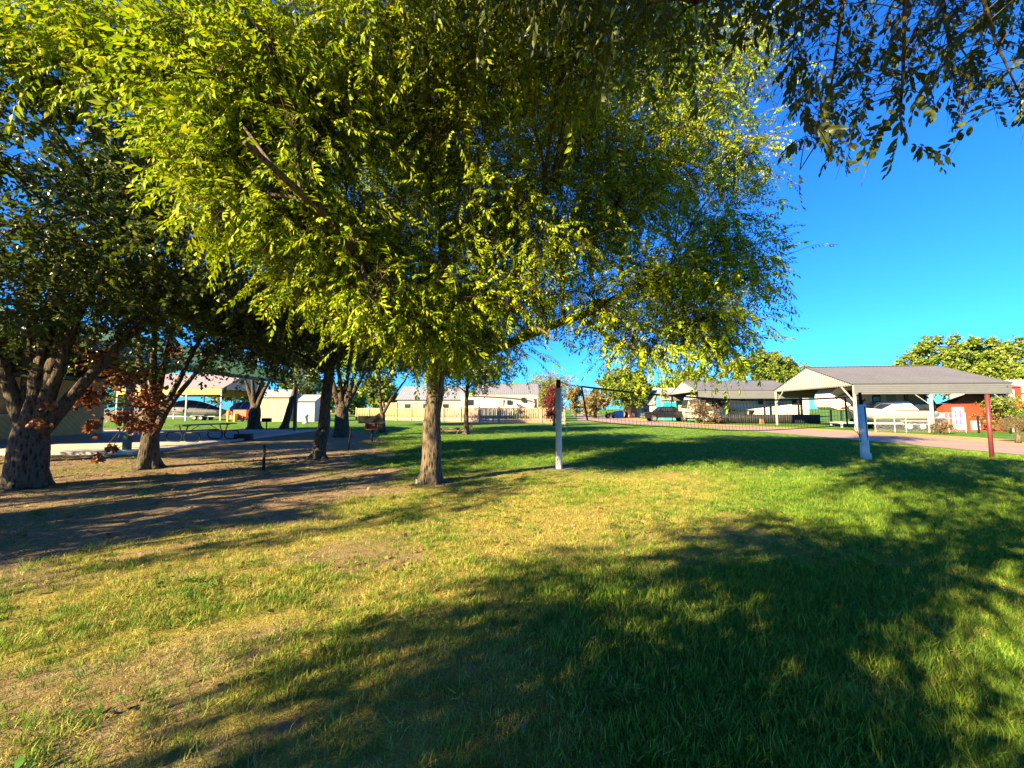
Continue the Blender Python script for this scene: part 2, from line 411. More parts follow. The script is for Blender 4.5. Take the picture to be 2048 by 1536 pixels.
def scatter(name, pts, rot, scl, tmpl, mat, label, cat):
    """one object of kind stuff; tufts are geometry-node instances"""
    col = bpy.data.collections.new(name+'_source')
    for i, (v, f) in enumerate(tmpl):
        o = bpy.data.objects.new(name+'_tuft', np_mesh(name+'_tuft', v, f, mat)); col.objects.link(o)
    me = bpy.data.meshes.new(name); me.vertices.add(len(pts)); me.vertices.foreach_set('co', pts.astype(np.float32).ravel())
    a = me.attributes.new('rot', 'FLOAT_VECTOR', 'POINT'); a.data.foreach_set('vector', rot.astype(np.float32).ravel())
    a = me.attributes.new('scl', 'FLOAT', 'POINT'); a.data.foreach_set('value', scl.astype(np.float32))
    a = me.attributes.new('pick', 'INT', 'POINT'); a.data.foreach_set('value', rng.integers(0, len(tmpl), len(pts)).astype(np.int32))
    me.update(); o = link(bpy.data.objects.new(name, me))
    g = bpy.data.node_groups.new(name, 'GeometryNodeTree')
    g.interface.new_socket('Geometry', in_out='INPUT', socket_type='NodeSocketGeometry'); g.interface.new_socket('Geometry', in_out='OUTPUT', socket_type='NodeSocketGeometry')
    N = g.nodes; L = g.links; gi = N.new('NodeGroupInput'); go = N.new('NodeGroupOutput')
    ci = N.new('GeometryNodeCollectionInfo'); ci.inputs['Collection'].default_value = col; ci.inputs['Separate Children'].default_value = True; ci.inputs['Reset Children'].default_value = True
    ip = N.new('GeometryNodeInstanceOnPoints'); ip.inputs['Pick Instance'].default_value = True
    def na(n, t): x = N.new('GeometryNodeInputNamedAttribute'); x.data_type = t; x.inputs['Name'].default_value = n; return x.outputs['Attribute']
    L.new(gi.outputs[0], ip.inputs['Points']); L.new(ci.outputs[0], ip.inputs['Instance'])
    L.new(na('rot', 'FLOAT_VECTOR'), ip.inputs['Rotation']); L.new(na('scl', 'FLOAT'), ip.inputs['Scale']); L.new(na('pick', 'INT'), ip.inputs['Instance Index'])
    L.new(ip.outputs[0], go.inputs[0])
    md = o.modifiers.new('scatter', 'NODES'); md.node_group = g
    return tag(o, label, cat, kind='stuff')
def bladmat(name, cols, trans):
    m, nt, out = nodes(name)
    oi = nt.nodes.new('ShaderNodeObjectInfo'); g = nt.nodes.new('ShaderNodeNewGeometry')
    k = math_(nt, 'ADD', math_(nt, 'MULTIPLY', oi.outputs['Random'], .6), math_(nt, 'MULTIPLY', g.outputs['Random Per Island'], .4))
    n = len(cols); c = ramp(nt, k, [((i+.5)/n, cols[i]) for i in range(n)])
    p = princ(nt, None, c, .6, None, 0, .12); t = nt.nodes.new('ShaderNodeBsdfTranslucent'); nt.links.new(c, t.inputs[0])
    x = nt.nodes.new('ShaderNodeMixShader'); x.inputs[0].default_value = trans
    nt.links.new(p.outputs[0], x.inputs[1]); nt.links.new(t.outputs[0], x.inputs[2]); nt.links.new(x.outputs[0], out.inputs[0]); return m
M['blade'] = bladmat('grass_green', [(.04,.11,.015), (.08,.185,.02), (.15,.255,.028), (.27,.33,.04)], .3)
M['blade_dry'] = bladmat('grass_dry', [(.26,.21,.05), (.38,.31,.08), (.32,.32,.06), (.50,.41,.13)], .2)
M['weed'] = bladmat('weed_leaf', [(.04,.12,.02), (.06,.17,.025), (.09,.20,.03)], .25)
M['litter'] = bladmat('fallen_leaf', [(.13,.075,.04), (.22,.13,.06), (.30,.20,.11), (.09,.055,.03)], .1)
def field(n, y0, y1, xr=1.42):
    y = np.sqrt(rng.random(n)*((y1+.4)**2-(y0+.4)**2) + (y0+.4)**2) - .4
    x = (rng.random(n)*2-1)*(xr*(y+.5)); return x, y
def mk(x, y, smin, smax, tilt=.25):
    n = len(x); p = np.stack([x, y, relief(x, y)], 1)
    r = np.stack([rng.normal(size=n)*tilt, rng.normal(size=n)*tilt, rng.random(n)*6.283], 1)
    return p, r, smin + (smax-smin)*rng.random(n)
gp, dp = [], []
for n, y0, y1, s0, s1 in ((34000,1.1,4.2,.65,1.25), (56000,4.2,9,.75,1.25), (52000,9,20,.8,1.2), (26000,20,36,.9,1.2)):
    x, y = field(n, y0, y1)
    ok = (x < 17.2) & ~((x < -13.3) & (y > 14) & (y < 30)); x, y = x[ok], y[ok]
    b = bare(x, y); l = lush(x, y); pat = fbm(x, y, 1.6, 77)
    keep = rng.random(len(x)) < (1-b)**1.3*(.35 + .9*sstep(.35, .6, pat)*(.55+.45*l) + .4*l)
    x, y, l = x[keep], y[keep], l[keep]
    pat = fbm(x, y, .8, 91)
    green = rng.random(len(x)) < np.clip(.30 + .72*l + (pat-.5)*1.3, .06, .97)
    for dst, sel in ((gp, green), (dp, ~green)):
        p, r, s = mk(x[sel], y[sel], s0, s1); s *= np.where(l[sel] > .5, 1.15, .9); dst.append((p, r, s))
cat3 = lambda L_: [np.concatenate([a[i] for a in L_]) for i in range(3)]
gt = [tuft(16, .02, .065, .06, .0042, .8, s) for s in range(5)] + [tuft(12, .03, .10, .05, .005, .7, 31)]
dt = [tuft(16, .012, .05, .07, .0036, 1.3, 60+s) for s in range(5)]
scatter('lawn_grass', *cat3(gp), gt, M['blade'], 'short mown green grass covering the lawn', 'grass')
scatter('dry_grass', *cat3(dp), dt, M['blade_dry'], 'straw coloured dry grass among the green lawn', 'grass')
# taller tufts on the right and broad leaved weeds in front
x, y = field(1500, 1.3, 9); k = (rng.random(len(x)) < lush(x, y)*.9*(1-bare(x, y))*sstep(.42, .62, fbm(x, y, 1.0, 123))*1.6); x, y = x[k], y[k]
p, r, s = mk(x, y, .8, 1.3)
scatter('tall_grass', p, r, s, [tuft(14, .06, .19, .06, .0065, .8, 90+i) for i in range(4)], M['blade'], 'longer bright green grass tufts in the lawn on the right', 'grass')
def weed(seed):
    rg = np.random.default_rng(seed); V = []; Fq = []
    for i in range(rg.integers(7, 14)):
        a = rg.random()*6.283; L = .014+.018*rg.random(); w = L*.42; r = rg.random()*.05; t = .3+.5*rg.random(); b = len(V)
        dx, dy = math.cos(a), math.sin(a); ox, oy, oz = dx*r, dy*r, .012+.02*rg.random()
        V += [(ox,oy,oz),(ox+dx*L*.5-dy*w,oy+dy*L*.5+dx*w,oz+L*t*.6),(ox+dx*L,oy+dy*L,oz+L*t*.5),(ox+dx*L*.5+dy*w,oy+dy*L*.5-dx*w,oz+L*t*.6)]; Fq.append((b,b+1,b+2,b+3))
    return np.array(V), np.array(Fq)
x, y = field(2600, 1.2, 8); k = rng.random(len(x)) < sstep(.52, .66, fbm(x, y, 1.4, 201))*(1-.8*bare(x, y)); x, y = x[k], y[k]
p, r, s = mk(x, y, .7, 1.5, .15)
scatter('weeds', p, r, s, [weed(i) for i in range(5)], M['weed'], 'small broad leaved weeds growing low in the lawn', 'weeds')
def fallen(seed):
    rg = np.random.default_rng(seed); L = .05; w = .016; z = .008
    c = rg.normal()*.008; return np.array([(0,0,z),(L*.4,w,z+.006+c),(L,0,z+abs(c)),(L*.4,-w,z+.005)]), np.array([(0,1,2,3)])
x, y = field(5200, 1.2, 13); k = rng.random(len(x)) < .25+.75*sstep(.45, .7, fbm(x, y, 1.2, 301)); x, y = x[k], y[k]
p, r, s = mk(x, y, .5, 1.3, .3); p[:, 2] += .004
scatter('leaf_litter', p, r, s, [fallen(i) for i in range(5)], M['litter'], 'fallen brown leaves and bits of straw strewn over the lawn and dirt', 'leaf litter')

# clods, pebbles and thin grass on the bare ground
def clod(seed):
    rg = np.random.default_rng(seed); a = np.arange(6)/6*6.283; r = .012*(.7+.6*rg.random(6))
    V = [(math.cos(t)*q, math.sin(t)*q, -.002) for t, q in zip(a, r)] + [(math.cos(t)*q*.6, math.sin(t)*q*.6, .008+.006*rg.random()) for t, q in zip(a, r)]
    return np.array(V), np.array([(i, (i+1)%6, (i+1)%6+6, i+6) for i in range(6)] + [(6,7,8,9),(9,10,11,6)])
M['clod'] = bladmat('soil_clod', [(.12,.08,.045), (.20,.14,.08), (.26,.20,.12), (.08,.055,.03)], 0)
x, y = field(60000, 1.2, 16); k = rng.random(len(x)) < bare(x, y)*.5*sstep(1.8, 4, y); k &= (x < 3) & ~((x < -13.3) & (y > 13.5)); x, y = x[k], y[k]
p, r, s = mk(x, y, .25, .95, .2); scatter('soil_clods', p, r, s, [clod(i) for i in range(4)], M['clod'], 'small clods and crumbs lying on the bare soil', 'soil')
x, y = field(30000, 1.5, 14); k = rng.random(len(x)) < sstep(.1, .7, bare(x, y))*sstep(.50, .64, fbm(x, y, 1.1, 411))*.8; k &= (x < 1) & ~((x < -13.3) & (y > 13.5)); x, y = x[k], y[k]
p, r, s = mk(x, y, .5, .95); scatter('thin_grass', p, r, s, gt[:3]+dt[:2], M['blade'], 'thin grass scattered over the bare dirt on the left', 'grass')
x, y = field(9000, 3, 16); k = (x < 0) & (rng.random(len(x)) < bare(x, y)*.8) & ~((x < -13.3) & (y > 13.5)); x, y = x[k], y[k]
p, r, s = mk(x, y, .6, 1.5, .3); p[:, 2] += .004; scatter('dirt_litter', p, r, s, [fallen(i) for i in range(5)], M['litter'], 'dead leaves strewn over the bare dirt under the trees', 'leaf litter')

# ================================================================== TREES
def leaf_geo(w, detail):
    if detail == 1:
        return np.array([(0,0,0),(.42,w/2,.05),(1,0,-.06),(.42,-w/2,.05)]), np.array([(0,2,1),(0,3,2)])
    V = np.array([(0,0,0),(.22,.36*w,.03),(.55,.5*w,.035),(.82,.24*w,-.02),(1,0,-.10),(.82,-.24*w,-.02),(.55,-.5*w,.035),(.22,-.36*w,.03),(.5,0,-.02)])
    return V, np.array([(8,i+1,i) for i in range(7)] + [(8,0,7)])
def basis(x, up):
    x = x/np.linalg.norm(x, axis=-1, keepdims=True); y = np.cross(up, x); ny = np.linalg.norm(y, axis=-1, keepdims=True)
    y = np.where(ny < 1e-4, np.array([0,1.,0]), y/np.maximum(ny, 1e-6)); z = np.cross(x, y); return np.stack([x, y, z], -2)   # rows
def spray_tmpl(kind, seed, detail=1):
    rg = np.random.default_rng(seed); V = []; F = []; nv = 0; pos = []
    if kind == 'elm':      # alternate leaves in two rows on a drooping twig of length 1
        n = 15; lw = .40; 
        for i in range(n):
            t = .10 + .92*i/(n-1); s = 1 if i % 2 else -1
            p = np.array([t, .02*rg.normal(), -.22*t*t]); a = s*(.95 - .5*t*t + .2*rg.normal())
            if i == n-1: a = .1*rg.normal()
            d = np.array([math.cos(a), math.sin(a), -.35-.35*rg.random()-.2*t]); L = .175*(.5+.8*rg.random())*(.75+.5*math.sin(min(1, t)*3.0))
            pos.append((p, d, np.array([.25*rg.normal(), .25*rg.normal(), 1.]), L, lw))
    elif kind == 'broad':
        for i in range(13):
            t = .15+.9*rg.random(); d = np.array([rg.normal()*.6+.5, rg.normal()*.8, rg.normal()*.7-.35]); p = np.array([t, rg.normal()*.05, rg.normal()*.05-.1*t*t])
            pos.append((p, d, np.array([rg.normal()*.6, rg.normal()*.6, 1.]), .23*(.7+.5*rg.random()), .62))
    elif kind == 'far':
        for i in range(9):
            p = rg.normal(size=3)*.32; d = rg.normal(size=3); pos.append((p, d, rg.normal(size=3), .5*(.6+.7*rg.random()), .75))
    elif kind == 'willow':
        for i in range(12):
            t = i/12; p = np.array([t, rg.normal()*.04, rg.normal()*.04]); d = np.array([1., rg.normal()*.5, rg.normal()*.5])
            pos.append((p, d, rg.normal(size=3), .24*(.7+.5*rg.random()), .28))
    for p, d, up, L, w in pos:
        lv, lf = leaf_geo(w, detail); Mx = basis(d[None], up[None])[0]
        V.append(p + (lv*L)@Mx); F.append(lf + nv); nv += len(lv)
    return np.concatenate(V), np.concatenate(F), pos
TM = {k: [spray_tmpl(k, 100+i)[:2] for i in range(7)] for k in ('elm', 'broad', 'far', 'willow')}
TM['elm2'] = [spray_tmpl('elm', 100+i, 2)[:2] for i in range(7)]
def grow(p, d, sc, kind, rg, roll=.5):
    up = np.array([0,0,1.]) + rg.normal(size=(len(p), 3))*roll; Mx = basis(d, up)
    Vs, Fs = [], []; nv = 0; which = rg.integers(0, 7, len(p))
    for k in range(7):
        s = np.where(which == k)[0]
        if not len(s): continue
        tv, tf = TM[kind][k]
        v = p[s][:, None] + sc[s][:, None, None]*np.einsum('kj,njc->nkc', tv, Mx[s])
        Vs.append(v.reshape(-1, 3)); f = tf[None] + (np.arange(len(s))*len(tv))[:, None, None] + nv
        Fs.append(f.reshape(-1, 3)); nv += len(s)*len(tv)
    return np.concatenate(Vs), np.concatenate(Fs)
def bez(a, b, c, n): return [a*(1-t)**2 + b*2*t*(1-t) + c*t*t for t in np.linspace(0, 1, n)]
def stems_samples(stems):
    S = []
    for st in stems:
        for (a, b) in zip(st[:-1], st[1:]):
            for t in np.linspace(0, 1, 7): S.append(np.array(a)*(1-t) + np.array(b)*t)
    return np.array(S)
def make_tree(name, label, base, stems, blobs, kind, leaf, bark, seed, group=None, per=16, spread=.36, prune=True, twigs=False, limb_r=.34, nseg=26, cat='tree', parent=None, wob=.05, droop=.45, bsides=5, bark_step=.05, att=0):
    """stems: lists of (x,y,z,r) relative to base; blobs: (x,y,z, rx,ry,rz, n, spray length) in world space"""
    rg = np.random.default_rng(seed); root = parent or thing(name, label, cat, base, 0, group); B = np.array(base, float)
    mb = MB()
    for k, st in enumerate(stems):
        q = np.array(st, float); cl = np.concatenate([[0], np.cumsum(np.linalg.norm(np.diff(q[:, :3], axis=0), axis=1))]); nr = max(8, int(cl[-1]/bark_step))
        tt = np.linspace(0, cl[-1], nr); pp = np.stack([np.interp(tt, cl, q[:, c]) for c in range(4)], 1)
        ker = np.array([1,2,3,2,1])/9
        for c in range(4):
            e = np.concatenate([[pp[0,c]]*2, pp[:, c], [pp[-1,c]]*2]); pp[1:-1, c] = np.convolve(e, ker, 'valid')[1:-1]
        pp[:, 0] += (fbm(tt, tt*0+k*7.3, .8, seed)-.5)*.12*np.minimum(1, tt); pp[:, 1] += (fbm(tt, tt*0+k*3.1, .8, seed+5)-.5)*.12*np.minimum(1, tt)
        b0 = len(mb.v); mb.tube([p_[:3] for p_ in pp], list(pp[:, 3]), nseg, True)
        vv = np.array(mb.v[b0:]); ring_i = np.repeat(np.arange(nr), nseg); cen = pp[ring_i, :3]; an = np.tile(np.arange(nseg), nr)/nseg*nseg/3.0; zz = tt[ring_i]
        ridg = 1-np.abs(2*fbm(an*1.0, zz*2.6, 1.0, seed+k, 3)-1); lump = fbm(an*.35, zz*1.2, 1.0, seed+50+k, 2)-.5
        flare = 1 + np.exp(-zz/.16)*.35*np.sin(an*3/nseg*6.283*5+seed)*(1 if k == 0 else 0)
        vv = cen + (vv-cen)*((.90+.16*ridg+.18*lump)*flare)[:, None]; mb.v[b0:] = [tuple(p_) for p_ in vv]
    mb.build('trunk', bark, root, True)
    S = stems_samples(stems); br = MB(); LV = []; LF = []; nv = 0; tw = MB()
    for (cx, cy, cz, rx, ry, rz, n, sl, *fl) in blobs:
        prune_ = prune and not fl
        c = np.array([cx, cy, cz]) - B; r3 = np.array([rx, ry, rz])
        hd = np.linalg.norm(S[:, :2]-c[:2], axis=1); cost = hd*1.0 + np.abs(S[:, 2] - (c[2]-.45*hd-.2))*.9 + 50*(S[:, 2] < att); i0 = int(np.argmin(cost)); s0 = S[i0]
        mid = (s0[:3]+c)/2 + np.array([0, 0, .25*hd[i0]]) + rg.normal(size=3)*.15
        L = bez(s0[:3], mid, c, 9); r0 = max(.022, min(s0[3]*.62, limb_r*.12 + .012*np.linalg.norm(c-s0[:3]))); br.tube(L, list(np.linspace(r0, .014, 9)), max(bsides, 6), False, .08, seed+int(n))
        LA = np.array(L); nc = max(2, int(n/per))
        u = rg.normal(size=(nc, 3)); u /= np.linalg.norm(u, axis=1, keepdims=True); u *= (rg.random(nc)**.45)[:, None]
        cc = c + u*r3
        for q in cc:
            if prune_ and rg.random() < sun_gap((q+B)[None])[0]*.9: continue
            dl = np.linalg.norm(LA-q, axis=1) + .35*np.linspace(1, 0, 9); a = LA[int(np.argmin(dl))]
            m_ = (a+q)/2 + np.array([0,0,.12]) + rg.normal(size=3)*.08
            br.tube(bez(a, m_, q, 5), list(np.linspace(.016, .005, 5)), bsides-1, False)
            k = max(3, int(rg.poisson(per))); off = rg.normal(size=(k, 3))*spread*np.array([1,1,.8]); pp = q + off
            if prune_:
                g = sun_gap(pp+B); keep = rg.random(k) >= g; pp = pp[keep]; off = off[keep]
            if not len(pp): continue
            out = (pp - c)/np.maximum(r3, .3); d = off*1.2/spread + out*.6 + np.array([0,0,-droop]) + rg.normal(size=pp.shape)*.35
            d[:, 2] -= droop*.6*np.abs(d[:, 0])*.3; d /= np.linalg.norm(d, axis=1, keepdims=True)
            sc = sl*(.7+.6*rg.random(len(pp))); st_ = pp - d*sc[:, None]*.35
            v, f = grow(st_, d, sc, kind, rg); LV.append(v); LF.append(f+nv); nv += len(v)
            if twigs:
                for a_, d_, s_ in zip(st_, d, sc):
                    tw.tube([q, (q+a_)/2+np.array([0,0,.03]), a_], [.005,.0045,.0035], 3, False); tw.tube([a_, a_+d_*s_*.5, a_+d_*s_ + np.array([0,0,-.18*s_])], [.0035,.0028,.0016], 3, False)
    ob_ = br.build('branches', bark, root, True)
    if name == 'overhanging_elm': tag(ob_, kind='stuff')
    if twigs: tag(tw.build('twigs', M['twig'], root), kind='stuff')
    if LV:
        o = np_obj('crown', np.concatenate(LV), np.concatenate(LF), leaf, root); tag(o, kind='stuff')
    return root
def Bl(u, v, Y, rx, ry, rz, n, sl=.45, *fl): p = P(u, v, Y); return (p.x, p.y, p.z, rx, ry, rz, n, sl, *fl)

# --- the elm in the middle
e = G(860, 966); EB = (e.x, e.y, -.02)
el_stems = [[(0,0,0,.30),(.0,0,.12,.24),(.02,0,.5,.205),(.05,.05,1.6,.185),(.08,.1,2.7,.17),(.0,.2,3.6,.15),(.2,.3,5.2,.10),(.1,.2,7.2,.05)],
            [(.05,.05,2.4,.12),(.9,-.1,2.75,.105),(2.0,-.2,3.15,.09),(2.9,-.1,3.55,.08),(3.5,0,3.75,.075),(4.3,.1,4.25,.055),(5.4,.2,4.75,.03)],
            [(3.3,0,3.65,.06),(3.9,-.1,3.2,.05),(4.6,-.15,2.85,.035),(5.4,-.1,2.6,.02)],
            [(0,.1,2.9,.12),(-.6,-1.2,3.9,.10),(-1.2,-2.6,4.7,.07),(-1.6,-3.8,5.0,.03)],
            [(0,.15,3.2,.11),(1.2,-.4,4.6,.09),(2.4,-.8,6.0,.06),(3.2,-1,7.0,.03)],
            [(-.0,.1,3.0,.10),(-1.0,.2,4.2,.08),(-2.0,.4,5.6,.05)]]
el_blobs = [
 Bl(860,560,7.9,2.0,1.5,.9,1000,.5), Bl(690,450,7.2,1.5,1.4,1.2,1000,.5), Bl(1000,440,7.8,1.9,1.7,1.3,1250,.5), Bl(850,270,7.4,2.3,1.9,1.6,1500,.5),
 Bl(610,260,6.3,1.4,1.2,1.2,900,.55), Bl(470,230,6.0,1.1,.9,1.0,620,.66), Bl(330,120,6.0,1.2,.9,.9,560,.7), Bl(120,50,6.0,1.5,.9,.7,520,.7),
 Bl(560,90,6.0,1.3,1.0,.9,620,.62), Bl(780,80,6.0,1.6,1.1,1.0,760,.58), Bl(1000,90,6.4,1.6,1.3,1.2,760,.52), Bl(400,330,6.0,.7,.7,.6,220,.62),
 Bl(1160,260,8.6,1.9,1.7,1.7,1050,.5), Bl(1310,170,8.6,1.8,1.6,1.5,900,.48), Bl(1230,420,8.3,1.4,1.3,1.0,760,.5,0), Bl(1360,330,8.6,1.3,1.2,1.0,640,.5,0),
 Bl(1430,480,8.4,1.0,.9,.75,520,.48,0), Bl(1490,560,7.9,.5,.7,.4,190,.46,0), Bl(1330,560,8.2,1.3,1.0,.55,700,.5,0), Bl(1390,650,7.9,.95,.7,.32,480,.48,0), Bl(1290,690,8.0,.6,.5,.35,240,.46,0), Bl(1440,690,7.9,.5,.4,.2,150,.46,0), Bl(1200,640,8.2,.6,.5,.25,180,.46,0), Bl(1190,600,8.3,.7,.8,.45,200,.44),
 Bl(1450,130,8.2,1.2,1.1,1.1,480,.46), Bl(1480,330,8.4,.6,.7,.55,240,.46,0), Bl(1120,500,8.2,1.1,.9,.8,420,.48), Bl(1080,600,7.9,.9,.8,.5,280,.48),
 Bl(970,620,7.6,.9,.8,.55,420,.48), Bl(860,655,7.5,.75,.5,.34,330,.46,0), Bl(870,690,7.6,.6,.3,.25,170,.44,0), Bl(700,600,7.0,.6,.6,.5,200,.48,0), Bl(940,690,8.0,.6,.5,.3,170,.46,0), Bl(600,560,6.6,.5,.5,.5,130,.5,0), Bl(1010,705,8.0,.4,.4,.4,120,.44), Bl(1110,680,6.4,.5,.4,.22,60,.56), Bl(780,640,7.2,.7,.6,.5,260,.48),
 Bl(740,600,6.2,.4,.5,.6,120,.5), Bl(640,500,6.3,.75,.6,.75,280,.52), Bl(750,690,6.3,.15,.2,.35,26,.5), Bl(430,430,5.9,.5,.5,.45,130,.58), Bl(560,420,6.2,.7,.7,.6,240,.54),
 Bl(860,400,10.0,2.8,1.4,2.0,1000,.52), (-.9,4.7,7.9,1.7,1.1,.8,520,.55,0), (.9,4.3,7.6,1.4,1.0,.8,420,.55,0), (.9,5.6,7.3,1.3,1.0,.8,420,.55,0), (2.0,5.4,7.6,1.2,1.0,.8,300,.55,0), (EB[0]+.5, EB[1]+.3, 8.6, 3.4,3.2,1.2, 800, .55), (EB[0]-2.5, EB[1]-1.5, 7.6, 2.0,1.8,1.0, 400, .55), (EB[0]+3, EB[1]+.5, 7.6, 2.2,2.2,1.2, 500, .55)]  # front blobs above the frame added to keep the crown's right side dark
el_blobs = [(*b_[:6], int(b_[6]*.86), *b_[7:]) for b_ in el_blobs]
make_tree('elm_tree', 'large elm with drooping sunlit yellow green branches in the middle of the lawn', EB, el_stems, el_blobs, 'elm', M['leaf_elm'], M['bark'], 3, None, 15, .34, True, True, att=2.7, droop=.75)

# --- the elm over the camera: its lowest branches hang into the top right corner
OB = (.8, -4.2, 0)
ov_stems = [[(0,0,0,.34),(0,0,.5,.25),(.05,.1,2.2,.22),(.2,.3,3.4,.18),(.5,.8,5.0,.11),(.6,1,6.5,.05)],
            [(.05,.1,2.4,.13),(.8,2.0,3.6,.10),(1.5,4.6,4.3,.06),(1.9,6.3,4.35,.03)],[(.2,.3,3.2,.13),(-.6,2.6,5.2,.09),(-1.6,5.4,6.4,.05),(-1.4,7.0,6.7,.03)],[(.2,.3,3.2,.12),(1.4,2.6,5.4,.08),(2.6,5.6,6.6,.05),(3.0,7.0,7.0,.03)],
            [(.05,.1,2.6,.13),(-1.6,.6,4.0,.10),(-3.6,1.2,5.0,.06),(-5.6,1.4,5.4,.03)]]
ov_blobs = [(-5.2,-2.9,5.0,1.7,1.8,1.4,620,.62), (-3.2,-2.4,5.0,1.6,1.8,1.3,620,.62), (-1.2,-2.0,5.2,1.6,1.6,1.2,560,.62), (.9,-1.8,5.4,1.6,1.6,1.2,480,.62),
            (-4.3,-1.4,3.6,1.3,1.1,.9,340,.6), (-2.6,-1.0,3.3,1.1,.8,.8,260,.6), (-6.2,-2.6,3.8,1.3,1.1,.9,340,.6), (-3.4,-1.6,2.5,1.0,.7,.5,200,.58), (-5.2,-2.6,2.7,1.2,.9,.5,220,.58), (2.9,-1.4,5.2,1.5,1.6,1.2,420,.62), (.6,.6,5.7,1.4,1.2,.9,420,.62), (2.6,.8,5.7,1.4,1.2,.9,420,.62), (4.6,1.0,5.8,1.4,1.2,.9,400,.62), (1.6,2.2,6.6,1.4,1.2,.9,380,.62), (3.8,2.4,6.8,1.5,1.2,.9,380,.62), (-3.9,1.5,7.5,1.3,1.1,.8,420,.62), (-2.3,2.5,7.0,1.3,1.1,.8,440,.62), (-.8,3.4,6.9,1.3,1.0,.8,440,.62), (.5,4.1,7.3,1.2,.9,.8,380,.62), (0,1.5,6.0,1.4,1.1,.8,380,.62), (.3,2.0,5.4,1.0,.8,.6,300,.5), (1.6,3.1,5.1,.9,.7,.5,200,.48), (.9,2.8,4.9,.7,.5,.4,110,.46), (-2.0,.2,6.9,1.4,1.2,.9,380,.62), (2.4,2.6,7.4,1.4,1.2,.8,360,.62), (4.2,3.2,7.4,1.4,1.2,.8,360,.62), (-3.6,-.6,7.2,1.4,1.2,.9,360,.62), (-1.0,-4.4,6.6,2.5,2.2,1.2,620,.62), (-6.8,-4.2,5.2,1.8,1.6,1.4,520,.62), (-8.6,-5.6,5.6,1.6,1.6,1.3,400,.62)]  # high blobs out of view are added to shade the right lawn and middle elm
ov_blobs = [(*b_[:6], int(b_[6]*(.6 if b_[1] > -.8 else .88)), *b_[7:]) for b_ in ov_blobs]
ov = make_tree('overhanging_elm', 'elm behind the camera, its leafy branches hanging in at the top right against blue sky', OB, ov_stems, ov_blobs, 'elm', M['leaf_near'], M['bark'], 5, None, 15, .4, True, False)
rg = np.random.default_rng(55); OBv = np.array(OB)
hang = [(1450,-80),(2120,-80),(2120,190),(2010,215),(1900,215),(1830,250),(1780,230),(1700,250),(1620,310),(1560,180),(1500,60)]
sprays = []; brs = MB(); tws = MB()
mains = []
for (pts, Y) in (([(1850,-420),(1812,-80),(1806,150),(1800,235),(1815,285)], 2.3), ([(1900,-420),(1950,-60),(1990,80),(2040,190)], 2.2), ([(1800,-420),(1700,-80),(1670,120),(1650,260),(1600,340)], 2.7), ([(1860,-420),(1880,-60),(1900,110),(1925,250)], 2.9), ([(1780,-420),(1610,-120),(1590,60),(1580,170)], 3.0), ([(1950,-420),(2060,-120),(2110,60),(2130,180)], 2.0)):
    q = [np.array(P(u, v, Y + .12*i)) - OBv for i, (u, v) in enumerate(pts)]; mains.append(np.array(q))
    brs.tube(q, list(np.linspace(.016, .004, len(q))), 6, False)
    brs.tube(bez(np.array((1.7,5.4,4.33)), np.array((1.8,5.9,4.9)), q[0], 5), list(np.linspace(.03, .016, 5)), 6, False)
MS = np.concatenate([np.array([a*(1-t)+b*t for t in np.linspace(0, 1, 8)]) for q in mains for a, b in zip(q[:-1], q[1:])])
tries = 0
while len(sprays) < 270 and tries < 4000:
    tries += 1
    u = rg.uniform(1450, 2120); v = rg.uniform(-80, 330)
    if not inpoly(np.array([u]), np.array([v]), hang)[0]: continue
    dens = .25 + .75*(1 - v/330)*(.45 + .55*(u-1450)/670)
    if rg.random() > dens: continue
    Y = rg.uniform(2.3, 4.2); p = np.array(P(u, v, Y)); 
    if rg.random() < sun_gap(p[None])[0]: continue
    p = p - OBv; a = MS[int(np.argmin(np.linalg.norm(MS-p, axis=1)))]
    d = np.array([rg.normal()*.7 - .1, rg.normal()*.5, -.55 + rg.normal()*.25]); d /= np.linalg.norm(d); sc = rg.uniform(.28, .46)
    sprays.append((p, d, sc)); tws.tube(bez(a, (a+p)/2+np.array([0,0,.05]), p, 4), [.004,.0035,.003,.0028], 4, False)
    tws.tube([p, p+d*sc*.5+np.array([0,0,-.05*sc]), p+d*sc+np.array([0,0,-.22*sc])], [.0026,.002,.0012], 4, False)
for st in ([(1800,240),(1812,290),(1800,330)],[(1815,285),(1860,285),(1905,300)],[(1815,285),(1850,300)],[(1600,340),(1590,385)],[(1650,260),(1668,310),(1690,325)],[(2130,180),(2060,270),(2010,290)]):
    a = np.array(P(*st[0], 2.6)) - OBv; b = np.array(P(*st[-1], 2.6)) - OBv; d = b-a; sc = np.linalg.norm(d)*1.05; sprays.append((a, d/sc, max(.3, sc)))
brs.build('hanging_branches', M['bark'], ov, True); tag(tws.build('hanging_twigs', M['twig'], ov, True), kind='stuff')
